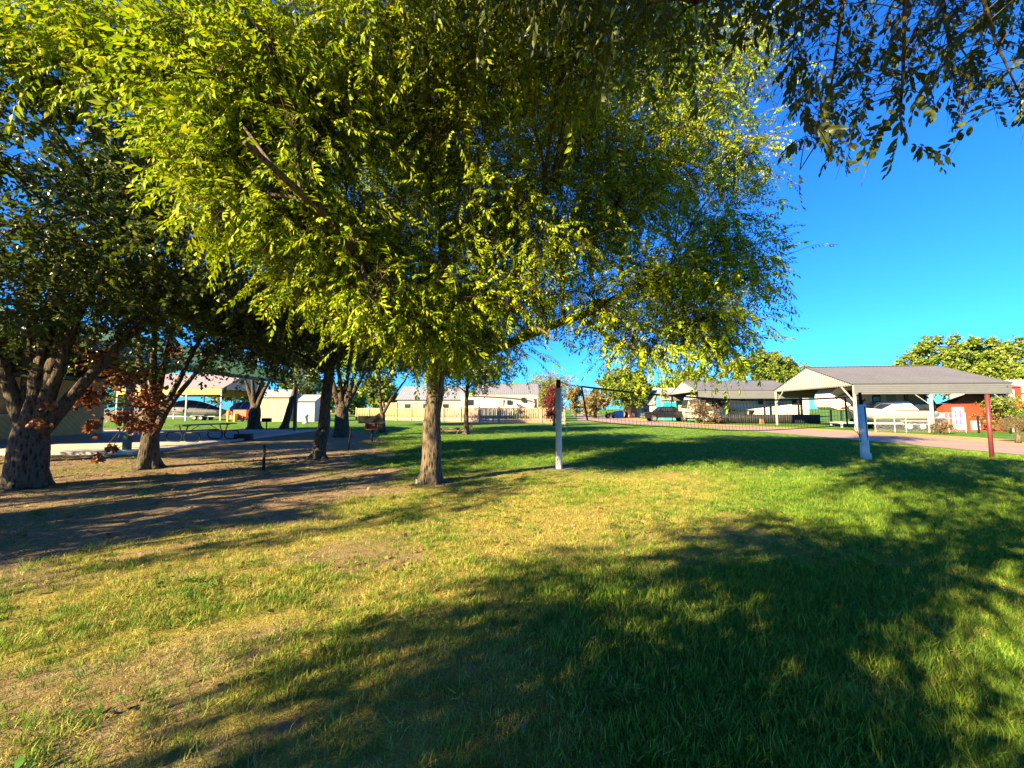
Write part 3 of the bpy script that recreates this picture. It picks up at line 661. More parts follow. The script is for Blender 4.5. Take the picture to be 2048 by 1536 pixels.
# single leaves: the 300 nearest are parts of their own, the rest one part
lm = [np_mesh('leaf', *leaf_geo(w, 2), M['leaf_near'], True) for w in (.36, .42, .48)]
allp = []
for k, (p, d, sc) in enumerate(sprays):
    pos = spray_tmpl('elm', 900+k)[2]; up = np.array([rg.normal()*.4, rg.normal()*.4, 1.]); Mx = basis(d[None], up[None])[0]
    for (q, dd, uu, L, w) in pos:
        ld = dd@Mx + np.array([0,0,-.35]); lu = uu@Mx; allp.append((p + (q*sc)@Mx, ld, lu, L*sc*1.0))
allp.sort(key=lambda a: np.linalg.norm(a[0]+OBv-np.array([0,0,1.6])))
vis = []; rest = []
for a in allp:
    u, v = to_px((a[0]+OBv)[None]); (vis if (len(vis) < 300 and 1500 < u[0] < 2080 and -20 < v[0] < 420) else rest).append(a)
for k, (p, d, up, L) in enumerate(vis):
    o = bpy.data.objects.new('leaf', lm[k % 3]); Mx = basis(d[None], up[None])[0]*L
    mw = Matrix.Identity(4)
    for r_ in range(3):
        for c_ in range(3): mw[c_][r_] = Mx[r_][c_]
        mw[r_][3] = p[r_]
    link(o, ov); o.matrix_local = mw
lv, lf = leaf_geo(.42, 2); VV = []; FF = []
for k, (p, d, up, L) in enumerate(rest): VV.append(p + (lv*L)@basis(d[None], up[None])[0]); FF.append(lf + k*len(lv))
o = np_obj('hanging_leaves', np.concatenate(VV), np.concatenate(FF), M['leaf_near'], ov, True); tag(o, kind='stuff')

# --- the dark broad-leaved trees on the left
def multi(seed, r, fork, tops, rt=.05, flare=1.5):
    rg = np.random.default_rng(seed); st = [[(0,0,0,r*flare),(0,0,.15*fork+.1,r*1.12),(0,0,fork*.8,r),(0,0,fork,r*.9),(0,0,fork+.3,r*.62),(.02,0,fork+.8,r*.3)]]
    for (x, y, z) in tops:
        k = rg.uniform(.8, 1.1); st.append([(0,0,fork*.75,r*.5),(x*.28,y*.28,fork+.25*(z-fork),r*.42*k),(x*.6,y*.6,fork+.6*(z-fork),r*.28*k),(x,y,z,rt)])
    return st
def ring(bx, by, z, R_, rz, n, cnt, sl, seed, yk=1.0):
    rg = np.random.default_rng(seed); out = []
    for i in range(n):
        a = 6.283*(i+rg.random()*.5)/n; k = rg.uniform(.45, .75)
        out.append((bx+math.cos(a)*R_*k, by+math.sin(a)*R_*k*yk, z+rg.uniform(-.4, .4)*rz, R_*.5, R_*.5, rz*.65, int(cnt*1.7), sl*1.1))
    return out
LG = 'shade trees along the picnic pavilion'
def lt(u, v): g = G(u, v); return (g.x, g.y, -.02)
b = lt(52, 974)
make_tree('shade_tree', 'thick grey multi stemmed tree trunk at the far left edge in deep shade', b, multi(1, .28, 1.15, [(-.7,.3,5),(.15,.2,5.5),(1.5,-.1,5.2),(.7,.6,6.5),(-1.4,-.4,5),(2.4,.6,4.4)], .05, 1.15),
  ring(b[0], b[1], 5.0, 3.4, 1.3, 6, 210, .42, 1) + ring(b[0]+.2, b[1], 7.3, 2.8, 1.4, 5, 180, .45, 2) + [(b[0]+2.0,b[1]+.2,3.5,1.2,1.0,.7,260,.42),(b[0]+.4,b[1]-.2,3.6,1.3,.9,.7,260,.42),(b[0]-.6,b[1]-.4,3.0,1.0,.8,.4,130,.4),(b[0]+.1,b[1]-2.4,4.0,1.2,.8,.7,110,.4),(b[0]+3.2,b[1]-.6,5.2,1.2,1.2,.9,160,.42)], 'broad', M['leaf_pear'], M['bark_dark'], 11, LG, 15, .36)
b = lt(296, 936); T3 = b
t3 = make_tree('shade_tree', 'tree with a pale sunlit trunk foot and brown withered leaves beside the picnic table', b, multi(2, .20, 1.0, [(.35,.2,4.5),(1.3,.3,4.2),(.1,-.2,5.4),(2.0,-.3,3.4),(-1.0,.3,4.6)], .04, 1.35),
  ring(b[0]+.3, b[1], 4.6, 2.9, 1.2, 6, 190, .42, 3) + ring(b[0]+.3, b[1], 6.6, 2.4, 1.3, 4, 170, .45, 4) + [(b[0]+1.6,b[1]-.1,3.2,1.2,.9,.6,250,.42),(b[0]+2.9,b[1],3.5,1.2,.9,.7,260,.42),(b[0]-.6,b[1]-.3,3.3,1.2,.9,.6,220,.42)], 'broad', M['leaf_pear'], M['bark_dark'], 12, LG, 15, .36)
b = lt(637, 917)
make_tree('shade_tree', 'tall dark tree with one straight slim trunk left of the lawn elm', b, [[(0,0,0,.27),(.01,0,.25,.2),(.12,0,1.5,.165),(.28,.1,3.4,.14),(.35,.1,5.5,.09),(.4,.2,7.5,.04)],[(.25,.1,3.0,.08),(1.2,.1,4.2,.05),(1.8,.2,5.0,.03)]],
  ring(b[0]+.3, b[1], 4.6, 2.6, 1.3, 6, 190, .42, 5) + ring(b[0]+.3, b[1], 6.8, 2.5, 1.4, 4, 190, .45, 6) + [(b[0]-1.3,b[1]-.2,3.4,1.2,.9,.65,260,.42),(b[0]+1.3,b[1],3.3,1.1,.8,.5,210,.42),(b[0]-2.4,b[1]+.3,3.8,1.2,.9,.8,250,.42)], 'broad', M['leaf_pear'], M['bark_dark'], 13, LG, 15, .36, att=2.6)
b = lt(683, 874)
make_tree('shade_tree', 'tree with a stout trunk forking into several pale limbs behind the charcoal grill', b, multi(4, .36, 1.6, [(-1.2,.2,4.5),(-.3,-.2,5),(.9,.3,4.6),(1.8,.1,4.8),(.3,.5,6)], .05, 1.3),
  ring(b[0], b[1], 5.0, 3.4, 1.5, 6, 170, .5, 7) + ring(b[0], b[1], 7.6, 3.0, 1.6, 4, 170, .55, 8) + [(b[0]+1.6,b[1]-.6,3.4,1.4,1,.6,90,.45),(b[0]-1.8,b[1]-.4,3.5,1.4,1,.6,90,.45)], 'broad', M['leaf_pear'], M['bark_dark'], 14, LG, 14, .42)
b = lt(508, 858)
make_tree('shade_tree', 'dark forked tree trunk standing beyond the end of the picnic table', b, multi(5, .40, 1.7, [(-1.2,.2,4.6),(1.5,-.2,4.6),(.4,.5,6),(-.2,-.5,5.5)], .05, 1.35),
  ring(b[0], b[1], 4.6, 3.2, 1.3, 6, 130, .55, 9) + ring(b[0], b[1], 7.2, 3.0, 1.6, 4, 140, .6, 10) + ring(b[0], b[1], 10.2, 2.8, 1.6, 5, 150, .65, 19) + [(b[0]+.8,b[1]-.6,3.6,2.0,1,.55,100,.5)], 'broad', M['leaf_pear'], M['bark_dark'], 15, LG, 13, .46)  # topmost ring, hidden behind nearer crowns, added to shade the wooden fence
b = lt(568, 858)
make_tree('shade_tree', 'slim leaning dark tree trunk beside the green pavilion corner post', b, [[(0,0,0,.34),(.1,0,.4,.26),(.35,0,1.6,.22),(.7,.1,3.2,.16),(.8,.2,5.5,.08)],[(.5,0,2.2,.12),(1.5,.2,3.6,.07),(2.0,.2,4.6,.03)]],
  ring(b[0]+.6, b[1], 4.9, 3.0, 1.4, 5, 130, .55, 11) + ring(b[0]+.6, b[1], 7.3, 2.8, 1.5, 4, 130, .6, 12) + ring(b[0]+.6, b[1], 10.2, 2.8, 1.6, 5, 150, .65, 20) + [(b[0]+2.2,b[1]-.4,3.5,1.2,1,.55,70,.5)], 'broad', M['leaf_pear'], M['bark_dark'], 16, LG, 13, .46)  # extra height of the hidden top ring also there to shade the fence
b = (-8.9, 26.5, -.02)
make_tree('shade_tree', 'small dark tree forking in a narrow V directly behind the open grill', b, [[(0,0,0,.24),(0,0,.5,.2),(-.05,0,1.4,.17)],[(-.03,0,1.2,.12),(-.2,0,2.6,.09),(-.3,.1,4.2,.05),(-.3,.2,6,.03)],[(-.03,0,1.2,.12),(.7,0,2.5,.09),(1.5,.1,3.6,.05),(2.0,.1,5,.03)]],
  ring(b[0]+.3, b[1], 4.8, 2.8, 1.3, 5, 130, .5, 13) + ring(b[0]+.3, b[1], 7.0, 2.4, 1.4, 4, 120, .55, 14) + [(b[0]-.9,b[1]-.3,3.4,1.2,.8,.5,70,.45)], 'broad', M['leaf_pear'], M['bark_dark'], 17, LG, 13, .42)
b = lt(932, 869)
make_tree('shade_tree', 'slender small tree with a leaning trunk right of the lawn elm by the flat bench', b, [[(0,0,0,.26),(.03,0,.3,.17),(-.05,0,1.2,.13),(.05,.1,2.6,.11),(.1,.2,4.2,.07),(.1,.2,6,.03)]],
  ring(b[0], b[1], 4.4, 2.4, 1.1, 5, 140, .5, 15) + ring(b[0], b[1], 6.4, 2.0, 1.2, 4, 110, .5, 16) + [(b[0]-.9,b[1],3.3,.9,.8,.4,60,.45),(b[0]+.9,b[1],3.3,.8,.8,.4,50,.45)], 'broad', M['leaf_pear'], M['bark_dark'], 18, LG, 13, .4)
b = (-13.2, .8, -.02)  # unseen tree, its crown filled out to throw shade on the dirt
make_tree('shade_tree', 'tree left of the picture and out of view, added to shade the dirt', b, multi(9, .33, 1.5, [(-1,.3,5),(1,.2,5),(.2,1,5.5),(1.8,1.2,4.8)], .05),
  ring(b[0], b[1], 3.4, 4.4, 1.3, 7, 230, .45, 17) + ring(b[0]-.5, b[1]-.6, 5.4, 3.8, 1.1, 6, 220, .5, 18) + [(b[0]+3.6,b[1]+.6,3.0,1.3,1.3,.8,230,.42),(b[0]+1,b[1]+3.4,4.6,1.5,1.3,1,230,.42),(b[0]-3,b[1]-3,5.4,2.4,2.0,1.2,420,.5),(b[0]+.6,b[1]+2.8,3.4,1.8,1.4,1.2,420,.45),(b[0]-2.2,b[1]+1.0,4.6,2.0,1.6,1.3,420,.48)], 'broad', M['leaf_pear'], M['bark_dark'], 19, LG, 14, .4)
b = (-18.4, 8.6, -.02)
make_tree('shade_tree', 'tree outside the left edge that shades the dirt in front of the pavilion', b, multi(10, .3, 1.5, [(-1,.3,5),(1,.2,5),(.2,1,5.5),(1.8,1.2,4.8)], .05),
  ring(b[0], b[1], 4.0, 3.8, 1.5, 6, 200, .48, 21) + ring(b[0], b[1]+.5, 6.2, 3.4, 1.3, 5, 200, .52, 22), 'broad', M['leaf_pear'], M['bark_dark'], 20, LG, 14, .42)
# withered brown leaves hanging on the pale footed tree: each leaf a part
rg = np.random.default_rng(77); dl = []
for w in (.7, .85):
    v, f = leaf_geo(w, 2); v = v.copy(); v[:, 2] += .35*np.abs(v[:, 1]) - .25*(v[:, 0]-.4)**2; dl.append(np_mesh('dead_leaf', v, f, M['leaf_dead'], True))
dbr = MB(); spots = [(205,720,9.0,34,26,36),(250,755,9.2,40,26,40),(180,790,8.8,34,24,34),(300,800,9.8,36,30,46),(285,850,9.8,30,14,28),(245,835,9.2,24,14,20),(185,850,8.9,14,14,12),(95,810,7.9,20,10,10),(70,845,7.6,18,8,8),(225,895,9.0,10,6,8),(200,915,9.0,12,8,8),(345,700,9.9,26,18,14),(690,690,12.4,14,16,20),(165,700,8.8,22,16,16)]
T3v = np.array(T3); dvis = []
for (u, v, Y, su, sv, n) in spots:
    c = np.array(P(u, v, Y)) - T3v
    if u < 600: dbr.tube(bez(np.array((.1,.1,1.5 if v > 760 else 2.4)), (c*.5+np.array((0,0,1.4))), c, 7), list(np.linspace(.022, .006, 7)), 5, False)
    for i in range(int(n*6.5)):
        q = np.array(P(u+rg.normal()*su*.5, v+rg.normal()*sv*.5, Y+rg.normal()*.25)) - T3v
        d = np.array([rg.normal(), rg.normal(), rg.normal()*.7-.9]); L = rg.uniform(.07, .125); dvis.append((q, d, rg.normal(size=3), L))
dvis.sort(key=lambda a: -a[3]/np.linalg.norm(a[0]+T3v))
for i, (q, d, up, L) in enumerate(dvis[:300]):
    Mx = basis(d[None], up[None])[0]*L; o = bpy.data.objects.new('dead_leaf', dl[i % 2]); mw = Matrix.Identity(4)
    for r_ in range(3):
        for c_ in range(3): mw[c_][r_] = Mx[r_][c_]
        mw[r_][3] = q[r_]
    link(o, t3); o.matrix_local = mw
dv = np.array([v_.co for v_ in dl[0].vertices]); df = np.array([p_.vertices for p_ in dl[0].polygons])
tag(np_obj('dead_leaves', np.concatenate([q + (dv*L)@basis(d[None], up[None])[0] for q, d, up, L in dvis[300:]]), np.concatenate([df + k*len(dv) for k in range(len(dvis)-300)]), M['leaf_dead'], t3, True), kind='stuff')
dbr.build('withered_branches', M['twig'], t3, True)

# --- far trees
def far_tree(name, label, u, v, Y, H, W, bottom, mat, n, seed, kind='far', sl=.9, dome=1.0, group=None, trunk_r=.25, lumps=7):
    rg = np.random.default_rng(seed); x = (u-1024)/FPX*Y; base = (x, Y, -.02); hc = (H+bottom)/2; hz = (H-bottom)/2
    bl = [(x, Y, hc, W*.42, W*.42, hz*.85, int(n*.45), sl)]
    for i in range(lumps):
        a = 6.283*i/lumps + rg.random(); k = rg.uniform(.2, .36)*W; zz = hc + rg.uniform(-.55, .55)*hz
        bl.append((x+math.cos(a)*k, Y+math.sin(a)*k, zz, W*.2, W*.2, hz*.35, int(n*.55/lumps), sl))
    bl.append((x, Y, H-hz*.35, W*.26*dome, W*.26*dome, hz*.35, int(n*.12), sl))
    return make_tree(name, label, base, [[(0,0,0,trunk_r*1.4),(0,0,.5,trunk_r),(.1,0,hc*.8,trunk_r*.7),(.1,.1,H*.8,.05)]], bl, kind, mat, M['bark_dark'], seed, group, 12, sl*.42, True, False, .3, 8, bark_step=.3, droop=.1 if kind == 'far' else 1.2)
FG = 'trees beyond the road'
far_tree('willow_tree', 'pale green weeping willow behind the metal carport and red shrub', 1100, 0, 78, 9.2, 9.5, 1.2, M['leaf_willow'], 900, 31, 'willow', 1.7, 1, FG)
far_tree('round_tree', 'neat round green tree standing behind the volleyball net', 1252, 0, 72, 9.3, 11.0, .9, M['leaf_far'], 4200, 32, 'far', .55, 1.45, FG)
far_tree('broadleaf_tree', 'dark green tree peeping out at the right edge of the round tree', 1292, 0, 96, 8.2, 6.5, 1.5, M['leaf_far'], 420, 33, 'far', 1.0, 1, FG)
far_tree('broadleaf_tree', 'wide green tree rising behind the gable of the smaller carport', 1378, 0, 92, 11.2, 14.5, 1.8, M['leaf_far'], 1500, 34, 'far', 1.0, 1.1, FG)
far_tree('broadleaf_tree', 'big green tree rising between the two grey carports', 1532, 0, 72, 12.8, 15.5, 2, M['leaf_far'], 3200, 35, 'far', .7, 1.15, FG)
far_tree('broadleaf_tree', 'largest spreading green tree above the right end of the big carport', 1905, 0, 50, 11.4, 14, 2, M['leaf_far'], 3600, 36, 'far', .58, 1.15, FG)
far_tree('broadleaf_tree', 'green tree cut by the right edge of the picture', 2040, 0, 46, 8.6, 9, 1.2, M['leaf_far'], 1800, 37, 'far', .55, 1.1, FG)
far_tree('scrubby_tree', 'low brownish green scrubby tree left of the round tree', 1190, 0, 66, 5.2, 5.5, .3, M['leaf_brown'], 420, 38, 'far', .8, 1, FG)
far_tree('scrubby_tree', 'thin olive scrub tree between willow and bare tree', 1150, 0, 74, 6.0, 3.5, .3, M['leaf_brown'], 200, 39, 'far', .7, 1, FG)
far_tree('red_shrub', 'tall dark red leaved shrub at the fence end behind the white net post', 1108, 0, 37.5, 4.0, 2.1, .35, M['leaf_red'], 700, 40, 'broad', .45, 1, None, .1)
far_tree('flowering_bush', 'round rust and green bush in front of the smaller carport', 1406, 0, 41, 2.7, 3.2, .1, M['leaf_rust'], 420, 41, 'broad', .45, 1, None, .08)
far_tree('garden_tree', 'small bright green leafy tree beside the dark red pole', 2010, 0, 27, 2.9, 2.8, .5, M['leaf_far'], 420, 42, 'broad', .45, 1, None, .07)
far_tree('low_bush', 'low bush with red flowers at the foot of the carport post', 1880, 0, 24.8, .85, 1.6, .02, M['leaf_rust'], 160, 43, 'broad', .25, 1, None, .02)
far_tree('yard_tree', 'big tree beyond the boat carport at the left', 470, 0, 80, 10, 12, 1.5, M['leaf_far'], 800, 44, 'far', 1.1, 1, FG)
far_tree('yard_tree', 'leafy tree behind the yellow shed', 610, 0, 78, 9, 10, 1.5, M['leaf_far'], 700, 45, 'far', 1.1, 1, FG)
far_tree('yard_tree', 'tree behind the tan house beyond the lit fence', 760, 0, 84, 9, 11, 1.5, M['leaf_far'], 700, 46, 'far', 1.1, 1, FG)
# mushroom clipped tree
g = G(2037, 886); t = thing('clipped_tree', 'small tree clipped into a brown mushroom shape at the right edge', 'tree', (g.x, g.y, 0))
MB().tube([(0,0,0),(.02,0,.35),(0,0,.75)], [.11,.09,.08], 10, True, .06).build('trunk', M['bark'], t, True)
n = 900; u = rg.normal(size=(n, 3)); u /= np.linalg.norm(u, axis=1, keepdims=True); u[:, 2] = np.abs(u[:, 2])*.75 - .12; u *= (rg.random(n)**.25)[:, None]
v, f = grow(u*np.array([.62,.62,.75]) + np.array([0,0,.72]), rg.normal(size=(n, 3)) + u, np.full(n, .12), 'broad', rg); tag(np_obj('crown', v, f, M['leaf_topiary'], t), kind='stuff')
# bare tree
t = thing('bare_tree', 'leafless pinkish tree with fine upright twigs behind the net post', 'tree', ((1168-1024)/FPX*80, 80, 0), 0, FG)
bt = MB(); bw = MB()
def brch(p, d, L, r, lev):
    q = p + d*L; (bt if lev < 2 else bw).tube([p, (p+q)/2 + rg.normal(size=3)*L*.05, q], [r, r*.8, r*.6], 5 if lev < 3 else 3, False)
    if lev >= 5: return
    for i in range(3 if lev else 5):
        nd = d + rg.normal(size=3)*.42 + np.array([0,0,.15]); brch(p + d*L*rg.uniform(.6, 1), nd/np.linalg.norm(nd), L*rg.uniform(.55, .8), r*.55, lev+1)
brch(np.array([0,0,0.]), np.array([0,0,1.]), 2.6, .22, 0)
bt.build('trunk', M['twig_bare'], t, True); bw.build('branches', M['twig_bare'], t)

# ================================================================== BUILT THINGS
def wheel(parent, x, y, r, w=.2, side=-1, rimmat=None):
    t = MB().tube([(x, y-w/2, r), (x, y-w/2+.03, r), (x, y+w/2-.03, r), (x, y+w/2, r)], [r*.93, r, r, r*.93], 22).build('wheel', M['rubber'], parent, True)
    yy = y + side*(w/2)
    MB().tube([(x, yy-side*.03, r), (x, yy+side*.004, r), (x, yy+side*.006, r)], [r*.6, r*.6, r*.48], 18).build('rim', rimmat or M['metal_white'], t)
    MB().cyl((x, yy+side*.004, r), (x, yy+side*.03, r), r*.2, r*.15, 10).build('hub', M['steel'], t)
    return t
def window(parent, x0, x1, z0, z1, y=0, d=-1, frame=M['black_metal'], name='window', axis='y', fw=.04):
    """window lying in the plane y (facing d) of its parent"""
    def bx(mb, a0, a1, b0, b1, n0, n1):
        lo, hi = sorted((y+d*n0, y+d*n1))
        return mb.box(a0, a1, lo, hi, b0, b1) if axis == 'y' else mb.box(lo, hi, a0, a1, b0, b1)
    f = MB()
    bx(f, x0-fw, x1+fw, z0-fw, z0, 0, .03); bx(f, x0-fw, x1+fw, z1, z1+fw, 0, .03); bx(f, x0-fw, x0, z0, z1, 0, .03); bx(f, x1, x1+fw, z0, z1, 0, .03)
    o = f.build(name, frame, parent); bx(MB(), x0, x1, z0, z1, 0, .012).build('pane', M['glass'], o); return o
def decal(parent, top, bot, y, mat, d=-1, name='stripe', n=14):
    """painted swoosh between two Bezier edges (x,z), lying on a body side"""
    A = [np.array(p, float) for p in top]; Bq = [np.array(p, float) for p in bot]
    ca = bez(*A, n); cb = bez(*Bq, n); mb = MB()
    for p, q in zip(ca, cb): mb.v += [(p[0], y+d*.004, p[1]), (q[0], y+d*.004, q[1])]
    for i in range(n-1): mb.f.append((2*i, 2*i+1, 2*i+3, 2*i+2))
    return mb.build(name, mat, parent)
def text(parent, s, x, y, z, size, mat, rot=(R(90),0,0), name='lettering', ext=.004):
    c = bpy.data.curves.new(name, 'FONT'); c.body = s; c.size = size; c.extrude = ext; c.align_x = 'CENTER'; c.align_y = 'CENTER'
    t = bpy.data.objects.new(name+'_curve', c); me = bpy.data.meshes.new_from_object(t); bpy.data.objects.remove(t)
    me.materials.clear(); me.materials.append(mat); o = link(bpy.data.objects.new(name, me), parent); o.location = (x, y, z); o.rotation_euler = rot; return o

M['dark_grey'] = pm('dark_grey_paint', (.06,.06,.065), .35, .1, 2, .02)
M['brown_decal'] = pm('brown_decal', (.11,.075,.06), .35, .1, 2, .02)
M['tan_decal'] = pm('tan_decal', (.45,.38,.29), .35, .08, 2, .02)
M['green_paint'] = pm('green_paint', (.012,.06,.045), .45, .2, 4)
M['green_roof'] = pm('green_roof_metal', (.022,.075,.045), .35, .12, .8, .05, .3)
M['tan_siding'] = pm('tan_siding', (.56,.38,.15), .7, .12, 4, .2)
M['fence_wood'] = pm('fence_wood', (.34,.255,.125), .8, .16, 5, .3, 0, .2, (6,6,.6))
M['fence_brown'] = pm('fence_wood_shaded', (.30,.20,.145), .8, .2, 5, .3, 0, .2, (6,6,.6))  # browner copy of the fence wood for its right half, shade painted in
M['dark_wood'] = pm('dark_timber', (.07,.045,.03), .85, .3, 8, .4)
M['rust'] = pm('rusty_steel', (.40,.13,.05), .8, .35, 9, .3)
M['maroon'] = pm('maroon_paint', (.13,.025,.03), .5, .2, 6)
M['pvc'] = pm('white_pvc', (.50,.50,.47), .45, .14, 5, .1)
M['teal'] = pm('teal_strap', (.02,.34,.25), .6, .1, 4)
M['net'] = pm('net_cord', (.02,.02,.02), .8, .2, 6)

# --- pavilion on the left
pv = thing('pavilion', 'green roofed picnic pavilion with tan diagonal board wall at the far left', 'pavilion', (-14.0, 14.1, 0), R(3.8))
SLZ = .1
for (x, y) in ((0,0),(0,12.3),(-10.6,-.2)):
    MB().box(x-.09, x+.09, y-.09, y+.09, SLZ, 3.3).build('post', M['green_paint'], pv)
    MB().box(x-.14, x+.14, y-.14, y+.14, SLZ+.001, SLZ+.03).build('base_plate', M['steel'], pv)
MB().box(-.12, .12, -1.2, 13.6, 3.3, 3.52).build('eave_beam', M['green_paint'], pv)
MB().box(-11.3, -11.1, -1.2, 13.6, 3.3, 3.52).build('wall_beam', M['green_paint'], pv)
sl = .34; ez = 3.55; wv = 6.3
mb = MB(); LN = math.hypot(wv, wv*sl)
mb.ribs((.75,-1.5,ez-.75*sl), (0,1,0), (-1,0,sl), 15.4, .30, .045, (sl,0,1), lambda u: 0, lambda u: LN+.6, .3)
mb.build('roof_slope', M['green_roof'], pv)
mb = MB(); mb.ribs((-5.62,-1.5,ez+5.62*sl), (0,1,0), (-1,0,-sl), 15.4, .30, .045, (-sl,0,1), lambda u: 0, lambda u: LN+.4, .3); mb.build('roof_slope', M['green_roof'], pv)
for y in np.arange(-1.2, 13.8, 1.5):
    MB().bar((.6,y,ez-.6*sl-.09), (-5.6,y,ez+5.6*sl-.09), .06, .14).bar((-5.6,y,ez+5.6*sl-.09), (-11.4,y,ez-.2*sl-.06), .06, .14).build('rafter', M['dark_wood'], pv)
MB().box(.74, .80, -1.5, 13.9, ez-.75*sl-.16, ez-.75*sl+.0).build('fascia', M['green_paint'], pv)
wall = MB().box(-15.5, -11.06, -6.0, 11.0, SLZ, 3.25).build('wall', M['tan_siding'], pv)
# diagonal boards on the side facing the tables
def clip(poly, f):
    out = []
    for i in range(len(poly)):
        a, b = poly[i], poly[(i+1) % len(poly)]; fa, fb = f(a), f(b)
        if fa >= 0: out.append(a)
        if (fa >= 0) != (fb >= 0): t = fa/(fa-fb); out.append((a[0]+(b[0]-a[0])*t, a[1]+(b[1]-a[1])*t))
    return out
w_ = .30; k = -9.0
while k < 16:
    q = [(k,0-.5),(k+w_-.025,-.5),(k+w_-.025-4,3.5),(k-4,3.5)]
    for f in (lambda p: p[0]+6, lambda p: 10.98-p[0], lambda p: p[1]-.12, lambda p: 3.2-p[1]): q = clip(q, f) if len(q) > 2 else q
    if len(q) > 2: MB().poly(q, lambda a, b, h: (-11.058+h, a, b), .022).build('board', M['tan_siding'], wall)
    k += w_
MB().box(-11.03, -10.98, 5.2, 6.6, 1.25, 1.33).build('sill', M['white'], wall)
window(wall, 5.25, 6.55, 1.34, 2.3, -11.03, 1, M['white'], 'window', 'x')
slab = MB().box(-16, .62, -.4, 14.2, -.05, SLZ).build('slab', M['concrete'], None); slab.location = (-14.0, 14.1, 0); slab.rotation_euler = (0,0,R(3.8)); tag(slab, kind='structure')

# --- picnic table (oval tube legs)
a = Vector((-14.95,17.5,SLZ)); d2 = Vector((.17,1)).normalized()
pt = thing('picnic_table', 'picnic table with black oval tube legs on the pavilion slab', 'picnic table', (-14.75, 18.55, SLZ), math.atan2(-.4, 2.0)*1.0)
M['table_top'] = pm('table_coating', (.05,.06,.05), .5, .2, 6)
for k in range(5): MB().box(-.38+k*.154, -.38+k*.154+.142, -1.35, 1.35, .74, .785).build('top_board', M['table_top'], pt)
for s in (-1, 1):
    for k in range(2): MB().box(s*.78-.14+k*.145, s*.78-.14+k*.145+.135, -1.35, 1.35, .44, .48).build('seat_board', M['table_top'], pt)
for y in (-.98, .98):
    for s in (-1, 1):
        c, hw, r = .50, .44, .20; P_ = []
        for i in range(9): t = -math.pi/2 + math.pi*i/8; P_.append((s*(c+hw-r+r*math.cos(t)), y, .225+r*math.sin(t)))
        for i in range(9): t = math.pi/2 + math.pi*i/8; P_.append((s*(c-hw+r+r*math.cos(t)), y, .225+r*math.sin(t)))
        P_.append(P_[0]); MB().tube(P_, .024, 8, False).build('leg', M['black_metal'], pt, True)
        MB().tube([(s*.06,y,.18),(s*.16,y,.5),(s*.24,y,.735)], .024, 8).build('support', M['black_metal'], pt, True)
    MB().bar((-.36,y,.725), (.36,y,.725), .05, .03).build('crossbar', M['black_metal'], pt)
    MB().tube([(0,y,.30),(0,y*.3,.72)], .016, 6).build('brace', M['black_metal'], pt)
# timber block beside it
g = G(487, 880); tb = MB().box(-.42, .42, -.14, .14, 0, .32).build('timber_block', M['dark_wood'], None, False, .03); tb.location = (g.x, g.y, 0); tb.rotation_euler = (0,0,R(6))
tag(tb, 'short dark brown timber block on the dirt by the picnic table', 'timber')

# --- charcoal grills
def grill(name, label, loc, rz, s=1.0, open_=True):
    t = thing(name, label, 'grill', loc, rz)
    MB().cyl((0,0,-.05), (0,0,.62*s), .045*s, None, 10).build('post', M['black_metal'], t)
    z = .60*s; w, dp, h = .30*s, .24*s, .30*s
    f = MB().box(-w,w,-dp,dp,z,z+.02).box(-w,-w+.015,-dp,dp,z+.02,z+h).box(w-.015,w,-dp,dp,z+.02,z+h).box(-w+.015,w-.015,dp-.015,dp,z+.02,z+h)
    f.build('firebox', M['rust'] if open_ else M['black_metal'], t)
    gr = MB()
    for i in range(11): x = -w+.03+i*(2*w-.06)/10; gr.cyl((x,-dp,z+h*.8), (x,dp-.02,z+h*.8), .006, None, 5)
    gr.build('grate', M['black_metal'], t)
    return t, z, w, dp, h
g = G(744, 883); t, z, w, dp, h = grill('charcoal_grill', 'open rusty orange box grill on a post with its black lid raised to the left', (g.x, g.y, 0), R(8), 1.0)
MB().box(-.16,w+.22,-dp-.02,-dp,z+.26,z+.29).box(w,w+.2,-dp,dp,z,z+.29).build('side_shelf', M['black_metal'], t)
MB().box(-.62,.16,-dp+.02,-dp+.06,z+.30,z+.66).build('lid', M['black_metal'], t)
MB().add([(.16,-dp+.02,z+.32),(.62,-dp+.02,z+.32),(.34,-dp+.02,z+.80),(.16,-dp+.02,z+.66),(.16,-dp+.07,z+.32),(.62,-dp+.07,z+.32),(.34,-dp+.07,z+.80),(.16,-dp+.07,z+.66)],[(0,1,2,3),(7,6,5,4),(0,4,5,1),(1,5,6,2),(2,6,7,3),(3,7,4,0)]).build('lid_side', M['black_metal'], t)
g = G(556, 858); grill('charcoal_grill', 'small dark box grill on a post at the foot of the leaning tree', (g.x-.3, g.y-1, 0), R(20), 1.0, False)
# --- stakes
def stake(u, v0, v1, label, lean=0):
    g = G(u, v0); h = (v0-v1)/FPX*g.y; o = MB().tube([(0,0,-.1),(lean*h*.5,0,h*.5),(lean*h,0,h)], [.036,.034,.034], 8).build('steel_stake', M['black_metal'])
    o.location = (g.x, g.y, 0); tag(o, label, 'stake', 'horseshoe stakes in the dirt'); return o
stake(527, 940, 891, 'short black stake in the dirt below the picnic table, nearer of the two')
stake(696, 901, 857, 'short black leaning stake in the dirt by the grill, farther of the two', .12)
g = G(833, 968); o = MB().tube([(0,0,-.05),(0,0,.10)], .016, 8).build('pipe_stub', M['steel']); o.location = (g.x, g.y, 0); tag(o, 'small grey pipe stub beside the foot of the middle elm', 'pipe')

